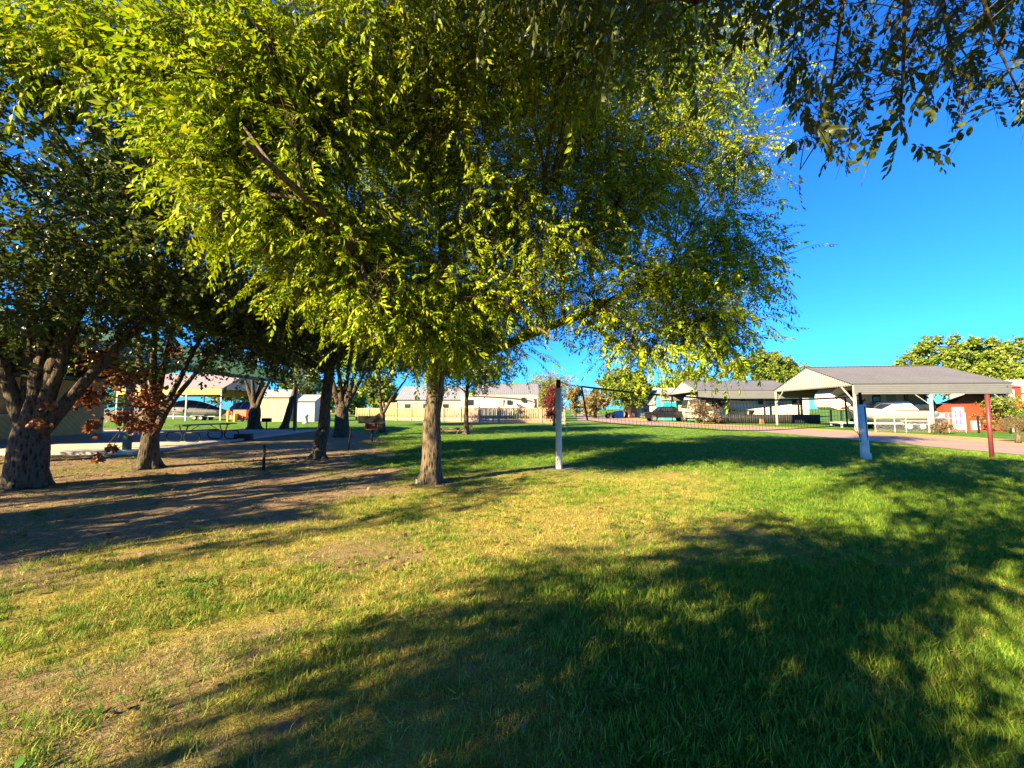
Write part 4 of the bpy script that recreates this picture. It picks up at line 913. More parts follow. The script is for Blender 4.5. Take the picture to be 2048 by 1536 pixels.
# --- flat bench and post by the small tree
g = G(903, 868); fb = thing('flat_bench', 'low flat timber bench on the shaded lawn left of the small tree', 'bench', (g.x-.1, g.y, 0), R(4))
for k in range(3): MB().box(-.85,.75,-.30+k*.21,-.11+k*.21,.36,.41).build('board', M['fence_brown'], fb)
MB().box(-.80,.9,-.75,-.5,.22,.26).build('seat_board', M['fence_brown'], fb)
for x in (-.6,.5): MB().box(x-.05,x+.05,-.25,.25,0,.357).build('leg', M['dark_wood'], fb); MB().box(x-.04,x+.04,-.72,-.54,0,.217).build('leg', M['dark_wood'], fb)
g = G(942, 858); o = MB().box(-.11,.11,-.08,.08,0,.48).box(-.13,.13,-.1,.1,.482,.52).build('marker_post', M['dark_wood']); o.location = (g.x, g.y, 0); tag(o, 'short dark post standing right of the small leaning tree', 'post')

# --- volleyball posts and net
pl = G(1118, 936); pr = G(1731, 919)
vp = thing('net_post', 'upright white volleyball net post with a black top in the middle of the lawn', 'post', (pl.x, pl.y, -.02), 0, 'volleyball net posts')
MB().tube([(0,0,-.1),(0,0,.02),(0,0,2.2)], [.088,.086,.082], 20).build('sleeve', M['pvc'], vp, True)
MB().tube([(0,0,2.2),(0,0,2.425)], .062, 16).build('top', M['black_metal'], vp, True)
MB().tube([(0,0,1.57),(0,0,1.60)], .089, 20).build('collar', M['pvc'], vp, True)
vq = thing('net_post', 'leaning bluish white net post with black inner pole, right end of the net', 'post', (pr.x, pr.y, -.02), 0, 'volleyball net posts')
MB().tube([(0,0,-.1),(0,0,.02),(-.03,0,1.76)], [.118,.116,.108], 20).build('sleeve', M['pvc'], vq, True)
MB().tube([(-.03,0,1.762),(-.06,0,2.15)], [.045,.04], 12).build('inner_pole', M['black_metal'], vq, True)
MB().bar((-.03,-.112,1.7), (.0,-.12,.65), .02, .012).build('slot', M['black_metal'], vq)
MB().tube([(.02,0,.0),(.02,0,.22)], .135, 16).build('base_collar', M['pvc'], vq)
for z in (.6, 1.9):
    MB().tube([(-.16,-.02,z),(.1,-.02,z)], .018, 6).build('hook', M['black_metal'], vq)
A = np.array((pl.x, pl.y)); Bq = np.array((pr.x, pr.y)); net = thing('volleyball_net', 'black volleyball net sagging between the two white posts', 'net', (pl.x, pl.y, 0))
def onn(u, v):
    """point of the net plane seen at a photo pixel, relative to the net's origin"""
    r = ray(u, v); n = np.array([Bq[1]-A[1], -(Bq[0]-A[0])]); t = (A@n)/(r[:2]@n); return np.array([r[0]*t-A[0], r[1]*t-A[1], CAM_H+r[2]*t])
top = [onn(*q) for q in ((1163,773),(1230,781),(1294,788),(1419,797),(1490,800),(1560,800),(1630,798),(1690,795))]
bot = [onn(*q) for q in ((1175,841),(1265,851),(1340,854),(1449,861),(1527,861),(1600,857),(1660,853),(1695,851))]
def along(L, t): 
    x = np.array([q[0] for q in L]); X = x[0]+(x[-1]-x[0])*t
    return np.array([X, np.interp(X, x, [q[1] for q in L]), np.interp(X, x, [q[2] for q in L])])
for nm, L in (('top_band', top), ('bottom_band', bot)):
    mb = MB(); pts = [along(L, t) for t in np.linspace(0,1,25)]
    for a_, b_ in zip(pts[:-1], pts[1:]): mb.bar(a_, b_, .012, .05 if nm == 'top_band' else .022)
    mb.build(nm, M['net'], net)
MB().bar(top[0], bot[0], .045, .02).build('side_band', M['net'], net); MB().bar(top[-1], bot[-1], .045, .02).build('side_band', M['net'], net)
mb = MB(); nn = 76
for i in range(1, nn): mb.tube([along(top, i/nn), along(bot, i/nn)], .0042, 3, False)
for j in range(1, 8):
    k = j/8; pts = [along(top, t)*(1-k)+along(bot, t)*k for t in np.linspace(0,1,30)]; mb.tube(pts, .0042, 3, False)
tag(mb.build('net_mesh', M['net'], net), kind='stuff')
MB().tube([(0,0,2.36), top[0]*.5+np.array((0,0,1.14)), top[0]], .010, 5).build('cord', M['net'], net)
MB().tube([(0,0,1.25), bot[0]*np.array((.5,.5,1)), bot[0]], .008, 5).build('cord', M['net'], net)
e_ = np.array((pr.x-pl.x, pr.y-pl.y, 0))
MB().tube([top[-1], (top[-1]+e_+np.array((0,0,2.05)))/2 - np.array((0,0,.5*0)), e_+np.array((-.05,0,2.05))] if False else [top[-1], e_+np.array((-.06,0,2.05))], .009, 5).build('cord', M['net'], net)
MB().tube([bot[-1], e_+np.array((-.1,0,.75))], .008, 5).build('cord', M['net'], net)
MB().tube([top[-1]+np.array((0,0,-.15)), e_+np.array((-.1,0,.6))], .008, 5).build('cord', M['net'], net)
st = onn(1135,846); en = onn(1131,870); o = MB().bar(st, (st+en)/2+np.array((.01,0,0)), .035, .006, (0,1,0)).bar((st+en)/2+np.array((.01,0,0)), en, .035, .006, (0,1,0)).build('strap', M['teal'], net)
o['label'] = 'teal green strap hanging from the lower net cord'

# --- dark red pole
g = G(1984, 916); o = MB().tube([(0,0,-.1),(0,0,2.06)], .055, 14).tube([(0,0,2.06),(0,0,2.08)], .06, 14).build('steel_pole', M['maroon'], None, True); o.location = (g.x, g.y, 0)
tag(o, 'slim dark red steel pole at the lawn edge near the road on the right', 'pole')

# --- wooden fence with lattice foot
fl = G(713, 839.5); fr = G(1130, 848)
fv = Vector((fr.x-fl.x, fr.y-fl.y, 0)); FLn = fv.length; fa = math.atan2(fv.y, fv.x)
fe = thing('wooden_fence', 'long tan board fence with lattice along its foot beyond the lawn', 'fence', (fl.x, fl.y, 0), fa)
npost = 12; bay = FLn/npost
pk = np_mesh('picket', np.array([(-.11,-.012,.42),(.11,-.012,.42),(.11,.012,.42),(-.11,.012,.42),(-.11,-.012,1.66),(.11,-.012,1.66),(.11,.012,1.66),(-.11,.012,1.66)]), np.array([(0,3,2,1),(4,5,6,7),(0,1,5,4),(1,2,6,5),(2,3,7,6),(3,0,4,7)]), M['fence_wood'])
pk2 = pk.copy(); pk2.materials.clear(); pk2.materials.append(M['fence_brown'])
for i in range(npost+1):
    br = i >= 6
    MB().box(i*bay-.09, i*bay+.09, -.12, .06, 0, 1.86 if i != 2 and i != 3 else 2.5).build('post', M['fence_brown' if br else 'fence_wood'], fe)
    if i == npost: break
    mt = M['fence_brown' if i >= 5 else 'fence_wood']
    for z in (.42, 1.62): MB().box(i*bay+.09, (i+1)*bay-.09, -.045, -.013, z, z+.10).build('rail', mt, fe)
    n = 9; w = (bay-.18)/n
    for k in range(n):
        o = bpy.data.objects.new('picket', pk2 if i >= 5 else pk); o.location = (i*bay+.09+w*(k+.5), (.0 if k % 2 else .03), 0); link(o, fe)
    la = MB(); x0, x1 = i*bay+.09, (i+1)*bay-.09; s_ = .14; q = x0-.38
    while q < x1:
        for sg in (0, 1):
            a_ = (q, .02) if not sg else (q+.38, .02); b_ = (q+.38, .40) if not sg else (q, .40)
            a2 = list(a_); b2 = list(b_)
            for (P1, P2) in ((a2, b2), (b2, a2)):
                if P1[0] < x0: t = (x0-P1[0])/(P2[0]-P1[0]+1e-9); P1[1] += (P2[1]-P1[1])*t; P1[0] = x0
                if P1[0] > x1: t = (x1-P1[0])/(P2[0]-P1[0]+1e-9); P1[1] += (P2[1]-P1[1])*t; P1[0] = x1
            if abs(a2[0]-b2[0]) > .02: la.bar((a2[0], .0+sg*.012, a2[1]), (b2[0], .0+sg*.012, b2[1]), .008, .035)
        q += s_
    tag(la.build('lattice', M['cream'] if i < 9 else M['fence_brown'], fe), kind='stuff')
for i in (2,):   # the tall screen behind the lit part
    for k in range(9):
        o = bpy.data.objects.new('tall_picket', pk); o.location = (i*bay+.2+.265*k, .25, .0); o.scale = (1.15, 1, 1.5); link(o, fe)

# --- metal carports
def carport(label, loc, rz, L, W, eave, ridge, fas, mroof=None, mfas=None, mgab=None, mpost=None, nposts=3, brace=True, group='metal carports'):
    t = thing('carport', label, 'carport', loc, rz, group); mr, mf, mg, mp = mroof or M['metal_roof'], mfas or M['metal_fascia'], mgab or M['metal_gable'], mpost or M['metal_white']
    sl = (ridge-eave)/(W/2); LN = math.hypot(W/2, ridge-eave)
    MB().ribs((-.15,-.06,eave-.06*sl+.03), (1,0,0), (0,1,sl), L+.3, .30, .02, (0,-sl,1), lambda u: 0, lambda u: LN+.06).build('roof_slope', mr, t)
    MB().ribs((-.15,W+.06,eave-.06*sl+.03), (1,0,0), (0,-1,sl), L+.3, .30, .02, (0,sl,1), lambda u: 0, lambda u: LN+.06).build('roof_slope', mr, t)
    MB().bar((-.15,W/2,ridge+.06), (L+.15,W/2,ridge+.06), .3, .03).build('ridge_cap', mr, t)
    for x, nx in ((-.02,-1), (L+.02,1)):
        MB().ribs((x,0,eave-.05), (0,1,0), (0,0,1), W, .26, .05, (nx,0,0), lambda u: 0 if True else 0, lambda u: .05+min(u, W-u)*sl, .45).build('gable_panel', mg, t)
        for s, e2 in ((0, W/2), (W, W/2)): MB().bar((x+nx*.03, s, eave+.0), (x+nx*.03, e2, ridge), .02, .10).build('rake_trim', mr, t)
    for y, ny in ((-.02,-1), (W+.02,1)):
        MB().ribs((0,y,eave-fas), (0,0,1), (1,0,0), fas, .16, .025, (0,ny,0), lambda u: 0, lambda u: L, .3).build('fascia', mf, t)
        MB().box(-.05, L+.05, min(y+ny*.03, y), max(y+ny*.03, y), eave-.02, eave+.05).build('eave_trim', M['dark_grey'], t)
    for i in range(nposts):
        for y in (.06, W-.06): x = .06+(L-.12)*i/(nposts-1); MB().box(x-.07, x+.07, y-.07, y+.07, 0, eave).build('post', mp, t)
    for i in range(nposts):
        x = .06+(L-.12)*i/(nposts-1); MB().bar((x,.1,eave-.06), (x,W-.1,eave-.06), .08, .1).bar((x,W*.25,eave), (x,W*.25,eave+W*.25*sl-.05), .05, .05).bar((x,W*.75,eave), (x,W*.75,eave+W*.25*sl-.05), .05, .05).build('truss', mp, t)
    if brace:
        for x in (.06,):
            MB().bar((x,.14,eave-1.25), (x,1.35,eave-.12), .07, .07).build('brace', mp, t); MB().bar((x,W-.14,eave-1.25), (x,W-1.35,eave-.12), .07, .07).build('brace', mp, t)
        for i in range(1, nposts):
            x = .06+(L-.12)*i/(nposts-1); MB().bar((x-.1,.06,eave-fas-.75), (x-1.0,.06,eave-fas-.02), .04, .04).build('brace', mp, t)
    return t
CR = math.atan2(-.13, 1)
big = (25.1, 28.2, 0)
carport('big grey metal carport with cream ribbed gable at the right', big, CR, 10.0, 10.6, 3.42, 5.2, .74, nposts=3)
mid = (21.3, 44.0, 0)
carport('smaller grey metal carport with black posts over the striped motorhome', mid, CR, 10.6, 11.0, 3.7, 5.15, .92, mpost=M['black_metal'], nposts=4, brace=False)
carport('pale metal carport roof behind the wooden fence over the white trailer', (-5.5, 56.5, 0), R(-2), 9.3, 7, 3.75, 5.5, .7, pm('pale_roof', (.24,.24,.26), .4, .06, 1, .05, .3), M['metal_white'], M['metal_white'], nposts=3, brace=False)
carport('big boat carport with yellow fascia in full sun beyond the pavilion', (-53.5, 52, 0), R(0), 14.2, 9, 4.4, 6.7, .85, pm('pink_roof', (.30,.25,.245), .5, .06, 1, .05, .1), pm('yellow_fascia', (.36,.28,.09), .6, .06, 1), M['cream'], M['white'], nposts=4, brace=False)

def local(parent_loc, rz, x, y, z=0): c, s = math.cos(rz), math.sin(rz); return (parent_loc[0]+c*x-s*y, parent_loc[1]+s*x+c*y, parent_loc[2]+z)
# --- fifth wheel trailer in the big carport
def fifth_wheel(label, loc, rz, L, h=3.65, letters=None, swoosh=True, group=None, sg=-1):
    t = thing('travel_trailer', label, 'trailer', loc, rz, group)
    xz = [(2.7,.75),(2.7,1.45),(.55,1.55),(.12,1.75),(0,2.2),(.15,2.9),(.6,3.35),(1.5,h),(L,h),(L,.75)]
    MB().prof(xz, lambda x, z: 1.22 - (.25 if x < .3 else .06 if x < .7 else 0)).build('body', M['white_rv'], t, False, .05)
    MB().box(2.9, L-.3, -1.15, 1.15, .45, .748).build('chassis', M['black_metal'], t)
    y = sg*1.225
    for (x0, x1, z0, z1) in ((1.3,1.75,2.55,3.05),(3.1,3.6,2.2,2.7),(L-1.6,L-.7,2.1,2.75)): window(t, x0, x1, z0, z1, y, sg)
    MB().box(4.1, 4.75, min(y+sg*.03, y), max(y+sg*.03, y), 1.0, 2.85).build('door', M['cream'], t)
    if swoosh:
        decal(t, [(.3,2.6),(1.6,3.2),(L-.2,3.35)], [(.3,2.5),(1.6,3.05),(L-.2,3.22)], y, M['dark_grey'], sg)
        decal(t, [(.5,1.7),(1.6,1.8),(2.3,2.4)], [(.9,1.62),(1.9,1.7),(2.3,2.4)], y, M['brown_decal'], sg); decal(t, [(1.0,1.6),(2.2,1.9),(2.55,2.55)], [(1.5,1.56),(2.5,1.9),(2.55,2.55)], y, M['dark_grey'], sg)
    if swoosh and sg < 0:
        so = MB().box(5.4, L-.35, y-.22, y-.005, .95, 3.15).build('slide_out', M['cream'], t); y2 = y-.22
        for (x0, x1) in ((5.4,5.47),(L-.42,L-.35)): MB().box(x0, x1, y2-.012, y2, .95, 3.15).build('slide_trim', M['dark_grey'], so)
        for k in range(3): decal(so, [(6.2+k*.12,2.75-.1*k),(7.9-k*.15,2.5),(7.0+.2*k,1.5)], [(6.35+k*.12,2.75-.1*k-.04),(7.55-k*.15,2.4),(6.8+.2*k,1.5)], y2, M['brown_decal' if k % 2 else 'dark_grey'])
        decal(so, [(6.0,2.98),(7.4,3.0),(7.4,2.98)], [(6.0,2.9),(7.4,2.93),(7.4,2.9)], y2, M['brown_decal'])
    if letters: text(t, letters, 3.65, y-.006, 2.05, .30, M['dark_grey'], (R(90),0,0))
    for x in (L*.60, L*.60+.95): wheel(t, x, -1.0, .38, .22); wheel(t, x, 1.0, .38, .22, 1)
    MB().box(2.0, 2.12, -.9, -.78, 0, 1.5).box(2.0, 2.12, .78, .9, 0, 1.5).build('landing_leg', M['steel'], t)
    return t
fifth_wheel('cream fifth wheel trailer with dark swooshes and lettering under the big carport', local(big, CR, .55, 4.6), CR, 7.0, 3.4, 'LANDMARK')
# stern half visible to the left: a second white trailer behind
fifth_wheel('white trailer with round nose behind the big carport post', (26.2, 47.0, 0), R(-20), 8.0, 3.5, None, False)
fifth_wheel('white trailer with small windows behind the wooden fence', (3.0, 51.0, 0), R(180), 9.6, 3.4, None, True, None, 1)

# --- boat on a trailer in front of it
def boat(label, loc, rz, L=6.3, cover=None, s=1.0, group=None, hullm=None):
    t = thing('boat', label, 'boat', loc, rz, group); secs = []; hull = hullm or M['white_rv']
    for f in np.linspace(0, 1, 13):
        x = f*L; k = 1-max(0, (.42-f)/.42)**2.2; bw = 1.12*k+.02; zt = 1.75 - .30*min(1, f/.5) ; zk = .62 + .85*max(0, (.35-f)/.35)**1.7
        secs.append([(x,-bw,zt),(x,-bw*.96,zt-.25),(x,-bw*.72,zk+.28),(x,0,zk),(x,bw*.72,zk+.28),(x,bw*.96,zt-.25),(x,bw,zt)])
    mb = MB().loft(secs); n = len(mb.v); mb.f.append(tuple(range(n-7, n))); mb.build('hull', hull, t, True)
    dk = MB()
    for q in secs: dk.v += [q[0], (q[0][0], 0, q[0][2]+.06), q[6]]
    for i in range(len(secs)-1):
        for k in range(2): a = i*3+k; dk.f.append((a, a+1, a+4, a+3))
    dk.build('deck', M['cream'], t, True)
    if cover:
        cs = []
        for f in np.linspace(.05, 1, 11):
            x = f*L; k = 1-max(0, (.42-f)/.42)**2.2; bw = 1.16*k+.03; z0 = 1.6 - .3*min(1, f/.5); zt = z0 + .25 + 1.0*math.sin(math.pi*min(1, max(0, (f-.02)))**.8)*s
            cs.append([(x,-bw,z0-.2),(x,-bw*.98,z0+.1),(x,-bw*.5,z0+.7*(zt-z0)),(x,0,zt),(x,bw*.5,z0+.7*(zt-z0)),(x,bw*.98,z0+.1),(x,bw,z0-.2)])
        MB().loft(cs).build('cover', cover, t, True)
        for i in (2,4,6,8): MB().tube([np.array(q)*1.004 for q in cs[i]], .018, 5, False).build('cover_strap', M['white'], t)
    else:
        MB().prof([(2.1,1.5),(2.5,2.15),(3.5,2.18),(4.1,1.5)], lambda x, z: .95-.22*(z-1.5)).build('cabin', M['white_rv'], t, False, .04)
        MB().box(3.9, 5.2, -.86, -.82, 1.62, 1.92).build('windscreen', M['glass'], t); MB().box(4.2, 5.0, -.5, .5, 1.5, 1.95).build('console', M['cream'], t)
        MB().prof([(L+.02,1.0),(L+.5,1.0),(L+.55,1.85),(L+.05,1.9)], .2).build('outboard_motor', M['black'], t, False, .05)
        MB().tube([(1.2,-.75,1.7),(1.6,-.8,2.0),(3,-.95,2.0)], .02, 6).build('rail', M['chrome'], t)
    tr = MB().box(-1.4, L-.3, -.9, -.8, .5, .6).box(-.6, L-.3, .8, .9, .5, .6).box(-1.4, 0, -.06, .06, .5, .6)
    for x in (1,2.6,4.2,5.6): tr.box(x, x+.1, -.8, .8, .46, .54)
    tr.build('trailer_frame', M['steel'], t)
    for x in (L*.62, L*.62+.85): wheel(t, x, -1.02, .33, .2); wheel(t, x, 1.02, .33, .2, 1)
    MB().box(L*.62-.45, L*.62+1.3, -1.18, -.9, .70, .74).build('fender', M['white'], t)
    return t
boat('white fishing boat on a tandem trailer under the big carport', local(big, CR, .9, 1.9), CR, 5.2)
blue = pm('blue_tarp', (.02,.03,.13), .6, .25, 2, .3); navy = pm('navy_tarp', (.018,.022,.05), .6, .25, 2, .3)
boat('boat under a dark navy cover with white straps in the boat carport', (-49.6, 55.0, 0), R(6), 7.6, navy, 1.3)
boat('boat under a bright blue cover at the open end of the boat carport', (-42.5, 58.0, 0), R(-8), 6.2, blue, 1.1)
boat('boat under a light blue grey cover just behind the wooden fence', (-8.6, 53.5, 0), R(0), 5.2, pm('slate_tarp', (.16,.22,.32), .6, .15, 2, .2), .7)

# --- chain link fence in front of the boat
cl = thing('chain_link_fence', 'low galvanised chain link fence with white poles in front of the big carport', 'fence', local(big, CR, .2, -1.35), CR)
for i, x in enumerate((.1,1.3,2.0,3.4,4.6,5.6)): MB().cyl((x,0,0), (x,0,1.35), .028 if i != 3 else .05, None, 8).build('post', M['metal_white'], cl)
for z in (1.33,.98,.55): MB().cyl((0,0,z), (5.62,0,z), .022, None, 6).build('rail', M['steel'], cl)
mb = MB(); q = -1.3
while q < 5.6:
    for sg in (0,1):
        a_ = [q, .05]; b_ = [q+1.26, 1.31]
        if a_[0] < 0: a_ = [0, .05-q]
        if b_[0] > 5.6: b_ = [5.6, .05+5.6-q]
        if sg: mb.tube([(a_[0],.004,1.36-a_[1]),(b_[0],.004,1.36-b_[1])], .0025, 3, False)
        else: mb.tube([(a_[0],-.004,a_[1]),(b_[0],-.004,b_[1])], .0025, 3, False)
    q += .085
tag(mb.build('wire_mesh', M['steel'], cl), kind='stuff')

# --- motorhome under the smaller carport
mh = thing('motorhome', 'long motorhome with black, tan and white swooshes under the smaller carport', 'motorhome', local(mid, CR, -.4, 4.2), CR); Lm = 11.2
MB().prof([(.25,.5),(.05,.9),(0,1.5),(.25,2.4),(.55,3.2),(.95,3.42),(Lm,3.42),(Lm,.5)], lambda x, z: 1.25-(.12 if x < .3 else 0)).build('body', M['white_rv'], mh, False, .05)
MB().add([(.045,-1.1,1.55),(.045,1.1,1.55),(.33,1.05,2.75),(.33,-1.05,2.75),(.02,-1.1,1.55),(.02,1.1,1.55),(.305,1.05,2.75),(.305,-1.05,2.75)],[(0,1,2,3),(7,6,5,4),(0,4,5,1),(2,6,7,3),(1,5,6,2),(0,3,7,4)]).build('windscreen', M['glass'], mh)
y = -1.255
decal(mh, [(.25,2.7),(3,3.4),(Lm,2.9)], [(.4,2.2),(3,2.7),(Lm,2.55)], y, M['dark_grey']); decal(mh, [(.4,2.15),(2.6,2.6),(4.4,1.6)], [(.5,1.9),(2.2,2.2),(4.0,1.4)], y, M['tan_decal'])
decal(mh, [(1.2,1.9),(3.4,2.0),(4.6,2.6)], [(1.4,1.4),(3.4,1.2),(4.6,2.3)], y-.003, M['dark_grey']); decal(mh, [(4.6,1.6),(6.8,2.6),(Lm,2.45)], [(4.8,1.2),(6.8,1.9),(Lm,2.1)], y, M['dark_grey'])
decal(mh, [(5.0,1.2),(7.8,2.3),(Lm,1.9)], [(5.6,1.0),(7.8,1.7),(Lm,1.5)], y-.003, M['tan_decal']); decal(mh, [(6.2,.9),(8.6,1.5),(Lm,1.3)], [(6.6,.7),(8.6,1.1),(Lm,.95)], y-.003, M['brown_decal'])
for (a_, b_) in ((1.4,2.2),(3.0,3.9),(6.4,7.5),(9.2,9.9)): window(mh, a_, b_, 2.05, 2.75, y-.006)
for x in (2.2, 8.2): wheel(mh, x, -1.1, .48, .26); wheel(mh, x, 1.1, .48, .26, 1)
MB().box(.5, Lm-.3, -1.1, 1.1, .32, .498).build('chassis', M['black_metal'], mh)
bfz = thing('black_fence', 'low black board fence in front of the striped motorhome', 'fence', (22.6, 43.0, 0), CR)
o0 = np_mesh('board', np.array([(0,0,.04),(.2,0,.04),(.2,.025,.04),(0,.025,.04),(0,0,1.0),(.2,0,1.0),(.2,.025,1.0),(0,.025,1.0)]), np.array([(0,3,2,1),(4,5,6,7),(0,1,5,4),(1,2,6,5),(2,3,7,6),(3,0,4,7)]), pm('black_stain', (.022,.022,.024), .8, .3, 4, .2))
for k in range(50): o = bpy.data.objects.new('board', o0); o.location = (k*.215, 0, 0); link(o, bfz)
for z in (.25,.8): MB().box(0, 10.75, .027, .07, z, z+.08).build('rail', M['black_metal'], bfz)
g = (27.3, 42.2, 0); o = MB().prof([(-.3,0),(.3,0),(.22,.5),(-.25,.55)], .05).build('sign_board', pm('orange_board', (.55,.16,.07), .7, .2, 4)); o.location = g; o.rotation_euler = (0,0,R(20)); tag(o, 'small orange board leaning in front of the black fence', 'sign')

# --- dark pickup truck
tk = thing('pickup_truck', 'black crew cab pickup truck parked in front of the turquoise house, facing left', 'truck', ((1284-1024)/FPX*50, 50.0, 0), R(-2))
bm = M['black']; Lt = 6.1
body = [(.05,.55),(0,.75),(.05,1.05),(.35,1.18),(1.55,1.28),(1.65,1.30),(4.05,1.30),(4.1,1.32),(5.95,1.32),(6.05,1.25),(6.1,.62),(5.6,.52),(5.45,.52)]
for k in range(9): t_ = math.pi*k/8; body.append((4.98+.46*math.cos(t_), .42+.46*math.sin(t_)))
body += [(4.5,.48),(1.75,.48)]
for k in range(9): t_ = math.pi*k/8; body.append((1.22+.46*math.cos(t_), .42+.46*math.sin(t_)))
body += [(.75,.5)]
MB().prof(body, .98).build('body', bm, tk, False, .03)
cabm = [(1.58,1.30),(2.25,1.88),(2.6,1.95),(3.75,1.95),(4.0,1.85),(4.08,1.30)]
MB().prof(cabm, lambda x, z: .93-.22*max(0, z-1.32)).build('cab', bm, tk, False, .03)
for s in (-1, 1):
    for (a_, b_, c_, d__) in ((1.98,2.62,2.42,2.62),(2.72,3.55,2.72,3.50)):
        mb = MB(); q = [(a_,1.38),(b_,1.38),(d__,1.82),(c_,1.82)]
        mb.poly(q, lambda x, z, h: (x, s*(.93-.22*max(0, z-1.32)+.004+h), z), .006); mb.build('side_window', M['glass'], tk)
    MB().box(-.01,.22, s*.62-.2, s*.62+.2, .88, 1.05).build('headlight', M['chrome'], tk); MB().box(6.06,6.115, s*.86-.09, s*.86+.09, .92, 1.22).build('tail_light', pm('red_lens', (.5,.02,.03), .3, .1, 3), tk)
    for x in (1.22, 4.98): wheel(tk, x, s*.86, .40, .27, s, M['chrome'])
    MB().box(1.95,2.1, s*1.0-.02, s*1.0+.16*s if s > 0 else s*1.0+.02, 1.35, 1.52).build('mirror', bm, tk) if s > 0 else MB().box(1.95,2.1,-1.18,-.98,1.35,1.52).build('mirror', bm, tk)
MB().box(-.06,.06,-.95,.95,.5,.72).build('bumper', M['chrome'], tk); MB().box(-.02,.05,-.4,.4,.76,1.02).build('grille', M['chrome'], tk); MB().box(6.0,6.2,-.9,.9,.5,.66).build('bumper', M['chrome'], tk)

# --- houses
def house(name, label, loc, rz, L, W, eave, ridge, wallm, roofm, cat='house', ends='x', over=.25, group=None):
    t = thing(name, label, cat, loc, rz, group); 
    w = MB()
    if ends == 'x':   # ridge along x, gables at the x ends
        w.add([(0,0,0),(L,0,0),(L,W,0),(0,W,0),(0,0,eave),(L,0,eave),(L,W,eave),(0,W,eave),(0,W/2,ridge-.06),(L,W/2,ridge-.06)],[(0,1,5,4),(2,3,7,6),(0,4,8,7,3),(1,2,6,9,5),(4,5,9,8),(6,7,8,9)]); w.build('wall', wallm, t)
        sl = (ridge-eave)/(W/2); n = math.hypot(W/2, ridge-eave)
        for y, s in ((-over, 1), (W+over, -1)): MB().ribs((-over,y,eave-over*sl+.02), (1,0,0), (0,s,sl), L+2*over, .35, .03, (0,-s*sl,1), lambda u: 0, lambda u: math.hypot(W/2+over, (W/2+over)*sl)).build('roof_slope', roofm, t)
    else:             # ridge along y, gable faces the camera
        w.add([(0,0,0),(L,0,0),(L,W,0),(0,W,0),(0,0,eave),(L,0,eave),(L,W,eave),(0,W,eave),(L/2,0,ridge-.06),(L/2,W,ridge-.06)],[(0,1,5,8,4),(1,2,6,5),(2,3,7,9,6),(3,0,4,7),(4,8,9,7),(8,5,6,9)]); w.build('wall', wallm, t)
        sl = (ridge-eave)/(L/2)
        for x, s in ((-over, 1), (L+over, -1)): MB().ribs((x,-over,eave-over*sl+.02), (0,1,0), (s,0,sl), W+2*over, .35, .03, (-s*sl,0,1), lambda u: 0, lambda u: math.hypot(L/2+over, (L/2+over)*sl)).build('roof_slope', roofm, t)
    return t
M['turq'] = pm('turquoise_siding', (.06,.50,.50), .6, .1, 2); M['turq2'] = pm('turquoise_door', (.01,.55,.62), .5, .08, 2); M['shingle'] = pm('grey_shingle', (.16,.16,.165), .9, .15, 5, .3)
M['brick_pink'] = pm('pink_brick', (.42,.25,.20), .85, .2, 6, .2); M['red_wall'] = pm('red_siding', (.24,.045,.022), .65, .12, 2, .1, 0, .3, (1,1,.3)); M['red_roof'] = pm('red_roof', (.30,.07,.03), .6, .1, 2)
X = lambda u, Y: (u-1024)/FPX*Y
th = house('turquoise_house', 'turquoise tiny house with white trim behind the black pickup', (X(1323,56), 56, 0), R(-6), 5.4, 3.0, 3.0, 4.0, M['turq'], M['shingle'])
MB().box(.3,1.9,-.03,-.002,.3,2.5).build('double_door', M['turq2'], th); MB().box(2.1,3.2,-.028,-.002,.3,2.5).build('panel', M['cream'], th)
window(th, 3.9, 4.5, 1.15, 2.0, -.002, -1, M['white'], fw=.12); window(th, 1.2, 1.8, 2.62, 2.92, -.002, -1, M['white']); window(th, 2.0, 2.6, 2.62, 2.92, -.002, -1, M['white'])
MB().box(-.06,.06,-.06,.06,0,3.0).build('corner_trim', M['white'], th); MB().box(5.34,5.46,-.06,.06,0,3.0).build('corner_trim', M['white'], th); MB().box(-.2,5.6,-.3,-.26,2.9,3.06).build('eave_trim', M['white'], th)
wh = house('white_shed', 'narrow white gabled shed with grey roof left of the turquoise house', (X(1311,62), 62, 0), R(-6), 2.6, 4, 2.6, 4.4, M['white'], M['shingle'], 'shed', 'y')
window(wh, .5, .9, .9, 2.3, -.002, -1, M['white']); window(wh, 1.4, 1.8, .9, 2.3, -.002, -1, M['white']); window(wh, 1.0, 1.5, 2.7, 3.4, -.002, -1, M['white'])
lb = house('long_house', 'long low house with white roof edge behind the turquoise house', (X(1304,78), 78, 0), R(-4), 11, 6, 4.6, 6.0, M['cream'], pm('white_roof', (.40,.39,.39), .5, .05, 1))
window(lb, 1, 2.2, 2.6, 3.6, -.002, -1, M['white'])
pk_ = house('brick_cottage', 'small pink brick cottage with gable left of the turquoise house', (X(1262,74), 74, 0), R(4), 3.6, 4, 2.1, 3.3, M['brick_pink'], pm('tan_shingle', (.36,.20,.14), .9, .15, 4, .2), 'house', 'y')
MB().box(1.2,2.1,-.04,-.002,.1,1.9).build('door', M['white'], pk_); window(pk_, 2.5, 3.2, .8, 1.7, -.002, -1, M['white'])
o = thing('tarped_load', 'bright blue tarp thrown over a load under the round tree', 'tarp', (X(1236,70), 70, 0)); MB().prof([(-.9,0),(-.8,1.1),(.6,1.35),(.8,.9),(.85,0)], lambda x, z: .8-.2*z).build('tarp', pm('sky_blue_tarp', (.05,.22,.55), .5, .15, 3, .3), o, False, .08)
